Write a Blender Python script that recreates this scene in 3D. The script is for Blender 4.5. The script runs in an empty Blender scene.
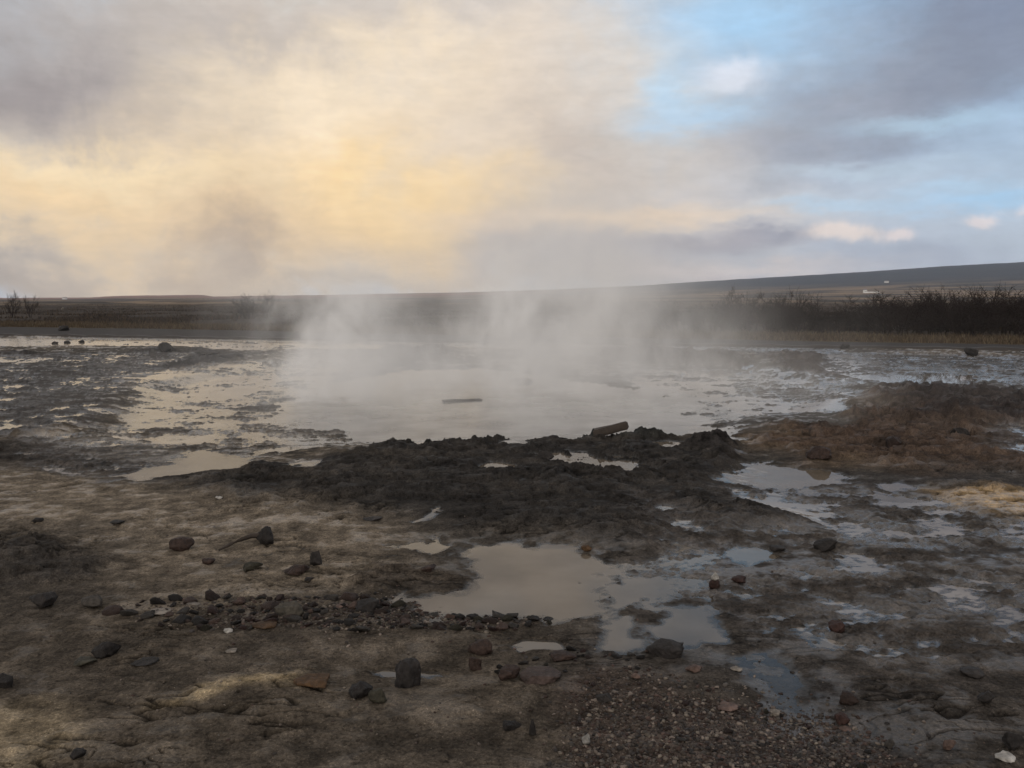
import bpy, math, random
import numpy as np
from mathutils import Vector, Matrix, Euler

R = math.radians
scn = bpy.context.scene
col = scn.collection
random.seed(7)
rng = np.random.default_rng(11)

# ---------------------------------------------------------------- camera
CAM_H = 1.6
FPX = 852.0                      # focal length in pixels of the 1024 px wide frame
HORIZON = 300.0
PITCH = math.atan((384 - HORIZON) / FPX)
cam_d = bpy.data.cameras.new('camera')
cam_d.sensor_width = 36.0
cam_d.lens = FPX / 1024 * 36.0
cam_d.clip_start = 0.05
cam_d.clip_end = 40000
cam = bpy.data.objects.new('camera', cam_d)
cam.location = (0, 0, CAM_H)
cam.rotation_euler = (math.pi / 2 - PITCH, 0, 0)
col.objects.link(cam)
scn.camera = cam

def ray(px, py):
    cp, sp = math.cos(PITCH), math.sin(PITCH)
    a, b = (px - 512), (384 - py)
    return Vector((a, cp * FPX + sp * b, -sp * FPX + cp * b))

def at(px, py, z=0.0):
    d = ray(px, py)
    t = (z - CAM_H) / d.z
    return d.x * t, d.y * t

def azel(px, py):
    d = ray(px, py).normalized()
    return math.degrees(math.atan2(d.x, d.y)), math.degrees(math.asin(d.z))

def lin(c):
    return tuple(((v / 255) / 12.92 if v / 255 <= 0.04045 else ((v / 255 + 0.055) / 1.055) ** 2.4) for v in c)

# ---------------------------------------------------------------- sky, sun, exposure
SUN_EL, SUN_ROT = 14.0, 205.0        # low sun behind the camera, veiled by cloud
world = bpy.data.worlds.new('World')
scn.world = world
world.use_nodes = True
nt = world.node_tree
nt.nodes.clear()
N = nt.nodes.new
L_ = nt.links.new

def wmath(op, a, b=None, clamp=False):
    n = N('ShaderNodeMath'); n.operation = op; n.use_clamp = clamp
    for i, v in enumerate((a, b)):
        if v is None: continue
        if isinstance(v, (int, float)): n.inputs[i].default_value = v
        else: L_(v, n.inputs[i])
    return n.outputs[0]

def wvec(op, a, b):
    n = N('ShaderNodeVectorMath'); n.operation = op
    for i, v in enumerate((a, b)):
        if v is None: continue
        if isinstance(v, (tuple, list)): n.inputs[i].default_value = v
        else: L_(v, n.inputs[i])
    return n.outputs['Value'] if op == 'DOT_PRODUCT' else n.outputs[0]

def wmix(fac, a, b, blend='MIX'):
    n = N('ShaderNodeMix'); n.data_type = 'RGBA'; n.blend_type = blend
    for s, v in ((n.inputs[0], fac), (n.inputs[6], a), (n.inputs[7], b)):
        if isinstance(v, (int, float)): s.default_value = v
        elif isinstance(v, tuple): s.default_value = (*v[:3], 1)
        else: L_(v, s)
    return n.outputs[2]

tc = N('ShaderNodeTexCoord')
dirv = tc.outputs['Generated']
sep = N('ShaderNodeSeparateXYZ'); L_(dirv, sep.inputs[0])
az = wmath('MULTIPLY', wmath('ARCTAN2', sep.outputs[0], sep.outputs[1]), 57.29578)
el = wmath('MULTIPLY', wmath('ARCSINE', sep.outputs[2]), 57.29578)
comb = N('ShaderNodeCombineXYZ'); L_(az, comb.inputs[0]); L_(el, comb.inputs[1])
P0 = comb.outputs[0]

def wnoise(vec, scale, detail=5, rough=0.55, dist=0.0):
    n = N('ShaderNodeTexNoise'); n.inputs['Scale'].default_value = scale
    n.inputs['Detail'].default_value = detail; n.inputs['Roughness'].default_value = rough
    n.inputs['Distortion'].default_value = dist
    L_(vec, n.inputs['Vector'])
    return n
mp = N('ShaderNodeMapping'); mp.inputs['Scale'].default_value = (1.0, 1.0, 1.5); L_(dirv, mp.inputs[0])
nz1 = wnoise(mp.outputs[0], 4.2, 6, 0.6)
mp2 = N('ShaderNodeMapping'); mp2.inputs['Scale'].default_value = (1.0, 1.0, 2.6)
mp2.inputs['Rotation'].default_value = (0, R(14), 0); L_(dirv, mp2.inputs[0])
nz2 = wnoise(mp2.outputs[0], 11.0, 7, 0.62)
w1 = wvec('MULTIPLY', wvec('SUBTRACT', nz1.outputs['Color'], (.5, .5, .5)), (17, 12, 0))
w2 = wvec('MULTIPLY', wvec('SUBTRACT', nz2.outputs['Color'], (.5, .5, .5)), (6, 3.2, 0))
nz4 = wnoise(dirv, 9.0, 8, 0.62, 0.4)
w4 = wvec('MULTIPLY', wvec('SUBTRACT', nz4.outputs['Color'], (.5, .5, .5)), (9, 8, 0))
PL = wvec('ADD', wvec('ADD', P0, w1), w4)       # billowing rain cloud
PS = wvec('ADD', wvec('ADD', P0, w1), w2)       # soft, strongly drifting clouds
PN = wvec('ADD', P0, wvec('MULTIPLY', w4, (.5, .42, 0)))   # small clouds
PT = wvec('ADD', P0, w2)                        # crisper cloud edges
mp3 = N('ShaderNodeMapping'); mp3.inputs['Scale'].default_value = (1.0, 1.0, 3.2)
mp3.inputs['Rotation'].default_value = (0, R(9), 0); L_(dirv, mp3.inputs[0])
nz3 = wnoise(mp3.outputs[0], 26.0, 5, 0.6)

BG = 0.1                                        # background strength
SKY_GAIN = 1.20
def K(c, g=1.0):
    return tuple(v / BG * g * SKY_GAIN for v in lin(c))

sky = N('ShaderNodeTexSky'); sky.sky_type = 'NISHITA'; sky.sun_disc = False
sky.sun_elevation = R(SUN_EL); sky.sun_rotation = R(SUN_ROT)
sky.air_density = 1.0; sky.dust_density = 0.6; sky.ozone_density = 1.2
cur = wmix(0.62, sky.outputs[0], K((136, 190, 234)))
# pale veil towards the horizon
ve = wmath('POWER', 2.718, wmath('MULTIPLY', wmath('ABSOLUTE', el), -0.085))
cur = wmix(wmath('MULTIPLY', ve, 0.75), cur, K((190, 194, 206)))

def blob(px, py, sx, sy, colr, a, P=PS, rot=0.0, crisp=False):
    """a cloud mass: centre and spread given as seen in the photograph, kept as sky azimuth / elevation"""
    global cur
    a0, e0 = azel(px, py)
    s = 57.3 / FPX
    d = wvec('SUBTRACT', P, (a0, e0, 0))
    if rot:
        m = N('ShaderNodeVectorRotate'); m.rotation_type = 'Z_AXIS'; m.inputs['Angle'].default_value = R(rot)
        L_(d, m.inputs[0]); d = m.outputs[0]
    d = wvec('MULTIPLY', d, (1 / (sx * s), 1 / (sy * s), 0))
    g = wmath('POWER', 2.718, wmath('MULTIPLY', wvec('DOT_PRODUCT', d, d), -1.0))
    if crisp:
        q = N('ShaderNodeMapRange'); q.interpolation_type = 'SMOOTHSTEP'
        q.inputs[1].default_value = .12; q.inputs[2].default_value = .9; L_(g, q.inputs[0]); g = q.outputs[0]
    g = wmath('MULTIPLY', g, a, True)
    cur = wmix(g, cur, K(colr))

# general cloud away from the photographed part (overhead, behind, beside)
gm = N('ShaderNodeMapRange'); gm.interpolation_type = 'SMOOTHSTEP'
gm.inputs[1].default_value = 0.20; gm.inputs[2].default_value = 0.50
L_(nz1.outputs['Fac'], gm.inputs[0])
out1 = N('ShaderNodeMapRange'); out1.interpolation_type = 'SMOOTHSTEP'
out1.inputs[1].default_value = 20; out1.inputs[2].default_value = 34; L_(el, out1.inputs[0])
out2 = N('ShaderNodeMapRange'); out2.interpolation_type = 'SMOOTHSTEP'
out2.inputs[1].default_value = 36; out2.inputs[2].default_value = 60
L_(wmath('ABSOLUTE', az), out2.inputs[0])
om = wmath('MAXIMUM', out1.outputs[0], out2.outputs[0])
cur = wmix(wmath('MULTIPLY', om, gm.outputs[0]), cur, K((198, 191, 185)))

# --- right: thin grey-blue deck with blue gaps
blob(1010, 20, 210, 75, (116, 126, 148), .97, PS, -12)
blob(890, 92, 170, 48, (126, 136, 156), .93, PS, -14)
blob(730, 140, 130, 30, (146, 153, 169), .85, PS, -12)
blob(960, 215, 240, 60, (180, 188, 202), .62, PS)
blob(700, 195, 130, 34, (196, 194, 200), .70, PS)
blob(930, 260, 300, 26, (154, 163, 182), .75, PS)
blob(690, 86, 26, 9, (205, 216, 230), .6, PT)
blob(930, 122, 70, 9, (176, 208, 230), .55, PT)
blob(860, 170, 90, 7, (190, 210, 226), .5, PT)
# --- left: big golden rain cloud
blob(300, 60, 330, 120, (224, 210, 189), .97, PL)
blob(520, 60, 130, 110, (224, 212, 198), .92, PL)
blob(330, 170, 260, 110, (237, 213, 178), .95, PL)
blob(70, 205, 150, 62, (246, 215, 166), .95, PL)
blob(395, 215, 105, 58, (252, 217, 156), .97, PL)
blob(280, 235, 220, 45, (226, 194, 150), .70, PL)
blob(570, 150, 75, 95, (186, 173, 164), .72, PL)
blob(20, 50, 125, 75, (146, 138, 138), .95, PL)
blob(210, 8, 180, 36, (176, 167, 162), .75, PL)
blob(420, 6, 120, 24, (190, 182, 178), .6, PL)
blob(215, 172, 42, 38, (214, 192, 160), .55, PL)
blob(225, 256, 34, 30, (166, 147, 130), .65, PL)
blob(10, 278, 80, 26, (146, 131, 120), .7, PL)
blob(330, 285, 300, 14, (190, 166, 134), .6, PL)
blob(120, 110, 90, 26, (196, 180, 164), .3, PL)
blob(470, 120, 60, 40, (214, 198, 182), .35, PL)
blob(330, 100, 46, 60, (244, 226, 200), .5, PL)
blob(90, 170, 110, 20, (252, 228, 184), .5, PL)
# --- centre: grey shower and lit shelf
blob(560, 262, 125, 34, (168, 159, 157), .88, PS)
blob(680, 268, 120, 22, (190, 178, 176), .7, PS)
blob(610, 219, 150, 12, (238, 212, 182), .95, PT, -1)
blob(700, 239, 110, 9, (158, 153, 162), .85, PT, 2)
blob(775, 236, 30, 8, (142, 144, 158), .8, PT)
blob(836, 231, 36, 9, (236, 219, 208), .8, PN, 0, True)
blob(891, 227, 15, 7, (222, 210, 208), .9, PN, 0, True)
blob(980, 217, 14, 6, (222, 212, 212), .9, PN, 0, True)
blob(1028, 212, 14, 7, (220, 212, 214), .9, PN, 0, True)
blob(760, 268, 110, 9, (214, 202, 196), .7, PT)
blob(735, 22, 62, 30, (162, 202, 234), .75, PT)
blob(668, 92, 26, 30, (168, 208, 238), .6, PT)
blob(705, 118, 60, 12, (172, 206, 234), .6, PT)
blob(985, 200, 70, 9, (160, 204, 238), .7, PT)
blob(830, 205, 60, 6, (172, 206, 232), .5, PT)
blob(950, 186, 50, 6, (176, 210, 236), .5, PT)
blob(738, 74, 38, 17, (220, 224, 234), .75, PN, 4, True)
# fine cloud texture
fx = N('ShaderNodeMapRange'); fx.inputs[1].default_value = 0.25; fx.inputs[2].default_value = 0.75
fx.inputs[3].default_value = 0.93; fx.inputs[4].default_value = 1.07
L_(nz3.outputs['Fac'], fx.inputs[0])
cx = N('ShaderNodeCombineColor'); [L_(fx.outputs[0], cx.inputs[i]) for i in range(3)]
cur = wmix(1.0, cur, cx.outputs[0], 'MULTIPLY')
fx2 = N('ShaderNodeMapRange'); fx2.inputs[1].default_value = 0.3; fx2.inputs[2].default_value = 0.7
fx2.inputs[3].default_value = 0.94; fx2.inputs[4].default_value = 1.06
nz5 = wnoise(PL, 0.16, 6, 0.6); L_(nz5.outputs['Fac'], fx2.inputs[0])
cx2 = N('ShaderNodeCombineColor'); [L_(fx2.outputs[0], cx2.inputs[i]) for i in range(3)]
cur = wmix(1.0, cur, cx2.outputs[0], 'MULTIPLY')
bg = N('ShaderNodeBackground'); bg.inputs[1].default_value = BG
L_(cur, bg.inputs[0])
wo = N('ShaderNodeOutputWorld'); L_(bg.outputs[0], wo.inputs[0])

sun_d = bpy.data.lights.new('sun', 'SUN')
sun_d.energy = 1.1
sun_d.angle = R(14)
sun_d.color = (1.0, 0.91, 0.80)
sun = bpy.data.objects.new('sun', sun_d)
sun.location = (0, -30, 30)
_az = R(SUN_ROT)
sdir = Vector((math.sin(_az) * math.cos(R(SUN_EL)), math.cos(_az) * math.cos(R(SUN_EL)), math.sin(R(SUN_EL))))
sun.rotation_euler = (-sdir).to_track_quat('-Z', 'Y').to_euler()
col.objects.link(sun)

vs = scn.view_settings
vs.view_transform = 'Standard'; vs.look = 'None'; vs.exposure = 0.0; vs.gamma = 1.0
vs.use_curve_mapping = False
scn.cycles.use_denoising = True
scn.cycles.max_bounces = 5
scn.cycles.diffuse_bounces = 2
scn.cycles.glossy_bounces = 3
scn.cycles.transparent_max_bounces = 8
scn.cycles.volume_bounces = 6
scn.cycles.volume_step_rate = 1.0
scn.cycles.volume_max_steps = 96
scn.cycles.caustics_reflective = False
scn.cycles.sample_clamp_indirect = 4.0

# ---------------------------------------------------------------- numpy noise
_perm = np.random.default_rng(5).permutation(256)
_perm = np.concatenate([_perm, _perm, _perm])
_ang = np.random.default_rng(6).random(256) * 2 * np.pi
_gx, _gy = np.cos(_ang), np.sin(_ang)

def perlin(x, y):
    xi = np.floor(x).astype(np.int64); yi = np.floor(y).astype(np.int64)
    xf = x - xi; yf = y - yi
    xi &= 255; yi &= 255
    u = xf * xf * xf * (xf * (xf * 6 - 15) + 10)
    v = yf * yf * yf * (yf * (yf * 6 - 15) + 10)
    def g(ix, iy, dx, dy):
        h = _perm[_perm[ix] + iy]
        return _gx[h] * dx + _gy[h] * dy
    x1 = (xi + 1) & 255; y1 = (yi + 1) & 255
    a = g(xi, yi, xf, yf); b = g(x1, yi, xf - 1, yf)
    c = g(xi, y1, xf, yf - 1); d = g(x1, y1, xf - 1, yf - 1)
    return ((a + u * (b - a)) + v * ((c + u * (d - c)) - (a + u * (b - a)))) * 1.5

def fbm(x, y, wl, octv=4, gain=0.5, ox=0.0):
    s = np.zeros_like(x); a = 1.0; t = 0
    f = 1.0 / wl
    for i in range(octv):
        s += a * perlin(x * f + ox + i * 17.3, y * f + 3.1 * ox - i * 9.7)
        t += a; a *= gain; f *= 2.03
    return s / t

def ridged(x, y, wl, octv=4, ox=0.0):
    s = np.zeros_like(x); a = 1.0; t = 0; f = 1.0 / wl
    for i in range(octv):
        s += a * (1 - np.abs(perlin(x * f + ox + i * 13.1, y * f - ox + i * 5.3)) * 1.6)
        t += a; a *= 0.55; f *= 2.1
    return s / t

def sstep(a, b, x):
    t = np.clip((x - a) / (b - a), 0, 1)
    return t * t * (3 - 2 * t)

def terrace(v, step, sharp=0.72):
    q = v / step
    i = np.floor(q); f = q - i
    return (i + sstep(sharp - 0.04, sharp + 0.24, f)) * step

def gpoly(pts):
    return np.array([at(px, py) for px, py in pts])

def sdf(x, y, poly, margin=3.0):
    """signed distance, positive inside; far outside returns -margin"""
    out = np.full(x.shape, -margin)
    m = ((x > poly[:, 0].min() - margin) & (x < poly[:, 0].max() + margin) &
         (y > poly[:, 1].min() - margin) & (y < poly[:, 1].max() + margin))
    if not m.any(): return out
    X, Y = x[m], y[m]
    d2 = np.full(X.shape, 1e9); ins = np.zeros(X.shape, bool)
    n = len(poly)
    for i in range(n):
        ax, ay = poly[i]; bx, by = poly[(i + 1) % n]
        ex, ey = bx - ax, by - ay
        t = np.clip(((X - ax) * ex + (Y - ay) * ey) / (ex * ex + ey * ey + 1e-12), 0, 1)
        d2 = np.minimum(d2, (X - ax - t * ex) ** 2 + (Y - ay - t * ey) ** 2)
        c = ((ay > Y) != (by > Y))
        xx = ax + (Y - ay) * ex / (ey if abs(ey) > 1e-9 else 1e-9)
        ins ^= c & (X < xx)
    d = np.sqrt(d2)
    out[m] = np.maximum(np.where(ins, d, -d), -margin)
    return out

# ---------------------------------------------------------------- ground plan (traced, then laid out in metres)
POOL = gpoly([(282, 402), (330, 378), (400, 366), (480, 364), (560, 372), (640, 384), (690, 400), (728, 425),
              (742, 444), (690, 442), (600, 440), (520, 444), (440, 446), (380, 441), (330, 427)])
BASIN = gpoly([(60, 425), (130, 385), (250, 362), (380, 352), (600, 352), (780, 366), (860, 385), (830, 412),
               (745, 424), (740, 440), (600, 438), (440, 442), (330, 446), (230, 450), (110, 445)])
PUDDLES = [
    # (polygon, edge width m, edge noise m, depth)
    (gpoly([(392, 596), (440, 592), (478, 580), (468, 562), (480, 546), (520, 544), (566, 549), (602, 559), (614, 571),
            (592, 583), (588, 603), (548, 616), (490, 612), (430, 606)]), .14, .10),
    (gpoly([(604, 586), (632, 579), (664, 588), (652, 600), (628, 606), (606, 614), (600, 600)]), .10, .10),
    (gpoly([(655, 627), (676, 610), (704, 609), (723, 624), (716, 638), (684, 643), (660, 638)]), .10, .05),
    (gpoly([(612, 622), (628, 612), (640, 626), (640, 648), (620, 644)]), .08, .06),
    (gpoly([(511, 642), (530, 636), (560, 638), (573, 646), (560, 654), (520, 655)]), .05, .04),
    (gpoly([(374, 674), (398, 671), (425, 678), (446, 681), (430, 687), (392, 688)]), .04, .03),
    (gpoly([(114, 476), (150, 466), (182, 463), (205, 450), (242, 458), (236, 467), (186, 473), (128, 481)]), .16, .12),
    (gpoly([(286, 467), (300, 460), (320, 464), (308, 472)]), .10, .08),
    (gpoly([(404, 520), (440, 512), (448, 516), (414, 522)]), .06, .05),
    (gpoly([(400, 546), (440, 536), (450, 548), (430, 556)]), .06, .08),
    (gpoly([(734, 486), (738, 462), (770, 460), (800, 472), (842, 474), (838, 488), (790, 490)]), .22, .28),
    (gpoly([(726, 552), (768, 550), (774, 558), (740, 562)]), .08, .06),
    (gpoly([(696, 560), (718, 558), (720, 564), (700, 566)]), .05, .04),
    (gpoly([(912, 378), (934, 374), (960, 376), (955, 383), (922, 384)]), .25, .3),
    (gpoly([(880, 486), (905, 482), (912, 489), (890, 493)]), .12, .1),
    (gpoly([(712, 655), (760, 650), (800, 672), (830, 700), (838, 726), (790, 728), (752, 714), (770, 690), (735, 672)]), .10, .10),
]
RIDGE_PUDDLES = [
    (gpoly([(470, 472), (495, 468), (522, 474), (505, 479), (478, 477)]), .12, .08),
    (gpoly([(600, 438), (615, 431), (648, 431), (650, 437), (625, 441)]), .14, .1),
    (gpoly([(528, 461), (580, 460), (640, 466), (648, 478), (600, 474), (550, 469)]), .2, .32),
    (gpoly([(650, 446), (690, 444), (694, 450), (660, 453)]), .14, .1),
    (gpoly([(500, 444), (530, 443), (532, 448), (505, 449)]), .1, .08),
]
SPECK = [
    # thin water between humps: (polygon, share under water)
    (gpoly([(-260, 339), (320, 337), (330, 349), (250, 351), (165, 346), (-260, 348)]), .80),
    (gpoly([(130, 374), (250, 360), (345, 356), (330, 398), (430, 436), (400, 446), (330, 449), (250, 462), (110, 460),
            (30, 438), (110, 420), (125, 395)]), .58),
    (gpoly([(620, 366), (760, 364), (870, 382), (845, 412), (760, 416), (738, 440), (690, 412), (640, 394)]), .62),
    (gpoly([(744, 466), (850, 476), (905, 497), (1024, 518), (1090, 530), (1090, 565), (960, 556), (860, 545), (790, 522), (735, 505), (730, 480)]), .40),
    (gpoly([(820, 352), (1100, 358), (1100, 396), (900, 388), (820, 372)]), .42),
    (gpoly([(320, 341), (840, 343), (840, 354), (700, 352), (600, 347), (320, 350)]), .55),
    (gpoly([(980, 424), (1080, 424), (1080, 464), (990, 452)]), .55),
    (gpoly([(620, 560), (720, 520), (1100, 560), (1100, 700), (900, 720), (760, 640)]), .16),
    (gpoly([(-60, 356), (200, 352), (150, 374), (112, 397), (100, 424), (-60, 438)]), .16),
    (gpoly([(640, 500), (720, 520), (700, 560), (640, 545)]), .22),
    (gpoly([(0, 436), (120, 440), (250, 458), (110, 482), (20, 470)]), .16),
    (gpoly([(560, 555), (700, 560), (740, 600), (640, 620), (600, 600)]), .16),
]
ROUGH = [
    # rough dark rock: (polygon, soft edge m, raise m, colour)
    (gpoly([(120, 489), (250, 470), (330, 456), (400, 448), (430, 441), (520, 436), (600, 433), (660, 437), (744, 450), (752, 470),
            (740, 495), (795, 520), (720, 540), (640, 556), (600, 548), (520, 540), (450, 540), (380, 520), (300, 512), (200, 502)]), .45, .012, (.036, .033, .031)),
    (gpoly([(-60, 352), (110, 353), (165, 347), (250, 353), (246, 366), (150, 374), (112, 397), (120, 422), (60, 428), (-60, 442)]), 1.0, .02, (.034, .030, .029)),
    (gpoly([(-60, 440), (60, 440), (130, 450), (230, 464), (250, 480), (180, 494), (110, 487), (30, 474), (-60, 470)]), .5, .022, (.046, .041, .038)),
    (gpoly([(-40, 545), (60, 541), (108, 553), (122, 566), (100, 588), (50, 600), (-40, 604)]), .16, .030, (.058, .051, .045)),
    (gpoly([(738, 436), (760, 424), (838, 420), (862, 396), (940, 389), (1024, 402), (1160, 410), (1160, 474), (1000, 482), (900, 480), (830, 468), (770, 464), (744, 452)]), .8, .050, (.085, .060, .046)),
    (gpoly([(575, 354), (640, 347), (700, 353), (765, 359), (760, 366), (700, 363), (600, 361)]), 1.2, .12, (.055, .045, .042)),
    (gpoly([(355, 351), (450, 349), (462, 359), (380, 361)]), 1.2, .08, (.055, .045, .042)),
    (gpoly([(412, 450), (430, 443), (450, 437), (520, 431), (600, 429), (672, 432), (690, 440), (660, 446), (560, 441), (440, 449)]),   .16, .085, (.034, .036, .034)),
    (gpoly([(680, 436), (742, 448), (748, 468), (700, 470), (676, 452)]), .35, .10, (.040, .036, .035)),
    (gpoly([(330, 590), (352, 576), (400, 570), (470, 574), (486, 584), (440, 592), (392, 594), (350, 598)]), .10, .035, (.075, .062, .050)),
    (gpoly([(880, 386), (1100, 388), (1100, 430), (900, 420)]), .8, .03, (.045, .037, .035)),
    (gpoly([(760, 350), (860, 358), (900, 372), (840, 380), (760, 368)]), 1.0, .07, (.055, .040, .033)),
    (gpoly([(756, 612), (800, 590), (830, 600), (800, 622), (766, 640)]), .16, .020, (.040, .038, .036)),
    (gpoly([(880, 478), (960, 482), (1100, 490), (1100, 497), (960, 491)]), .25, .05, (.050, .043, .038)),
]
PATCH = [
    # mineral staining, ground tones and a painted tan sheen: (polygon, soft m, colour, strength)
    (gpoly([(940, 496), (980, 488), (1090, 500), (1090, 520), (1000, 516), (950, 506)]), .3, (.30, .205, .105), .95),
    (gpoly([(800, 446), (880, 448), (910, 470), (850, 470), (800, 458)]), .5, (.12, .085, .052), .7),
    (gpoly([(735, 440), (790, 430), (860, 440), (800, 452), (745, 450)]), .5, (.15, .105, .062), .7),
    (gpoly([(170, 718), (210, 704), (300, 696), (310, 704), (220, 716)]), .08, (.26, .20, .12), .8),
    (gpoly([(-20, 716), (40, 706), (70, 730), (60, 768), (-20, 800)]), .14, (.22, .175, .115), .7),
    (gpoly([(-60, 440), (110, 465), (260, 500), (420, 520), (400, 560), (330, 600), (180, 600), (125, 560), (60, 535), (-60, 540)]), .5, (.158, .129, .097), .85),  # tan sinter, with the warm sky sheen put into its colour
    (gpoly([(640, 470), (1100, 470), (1100, 768), (900, 900), (760, 760), (640, 640), (620, 560)]), .8, (.040, .037, .036), .9),
    (gpoly([(580, 690), (620, 672), (700, 690), (780, 706), (830, 730), (880, 768), (900, 860), (560, 860), (570, 760)]), .10, (.055, .042, .035), .9),
]
PATCH = PATCH[-2:] + PATCH[:-2]      # broad ground tones first, small stains over them
KERB_A, KERB_B = np.array(at(0, 336.2)), np.array(at(1024, 351.5))
_pd = (KERB_B - KERB_A) / np.linalg.norm(KERB_B - KERB_A)
_pn = np.array([-_pd[1], _pd[0]])                  # pointing away from the camera
if _pn[1] < 0: _pn = -_pn

def path_coord(x, y):
    dx, dy = x - KERB_A[0], y - KERB_A[1]
    return dx * _pd[0] + dy * _pd[1], dx * _pn[0] + dy * _pn[1]

def path_width(s):
    return np.interp(s, [-30, 0, 20, 45, 70], [9.5, 8.5, 5.5, 2.6, 2.4])

HILL_X = np.array([-900, -300, 0, 90, 112, 150, 203, 214, 330, 480, 560, 640, 690, 760, 860, 940, 1024, 1300, 2000.])
HILL_Y = np.array([291, 297, 298.2, 297.6, 296.2, 295.4, 294.8, 296.4, 294.6, 291.2, 288.5, 284.5, 281, 277, 272, 267.5, 264.5, 258, 262.])
HILL_AZ = np.radians([azel(px, 300)[0] for px in HILL_X])

def far_height(x, y):
    r = np.hypot(x, y); a = np.arctan2(x, y)
    top = np.interp(a, HILL_AZ, (HORIZON - HILL_Y) / FPX) + 0.0004 * fbm(a * 60, r * 0 + 2.0, 1.0, 4)
    back = np.abs(a) > R(70)
    top = top * .88
    top = np.where(back, 0.012 + 0.004 * np.sin(a * 5), top)
    k = sstep(700, 4200, r)
    z = top * 4200 * k * (0.62 + 0.38 * sstep(1800, 4200, r)) + CAM_H * k
    z += 2.5 * fbm(x, y, 420, 3, ox=4) * sstep(150, 800, r) * (1 - .8 * sstep(3300, 4200, r))
    return z

def mixc(c, w, new):
    for i in range(3):
        c[i] += (new[i] - c[i]) * w

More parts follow.
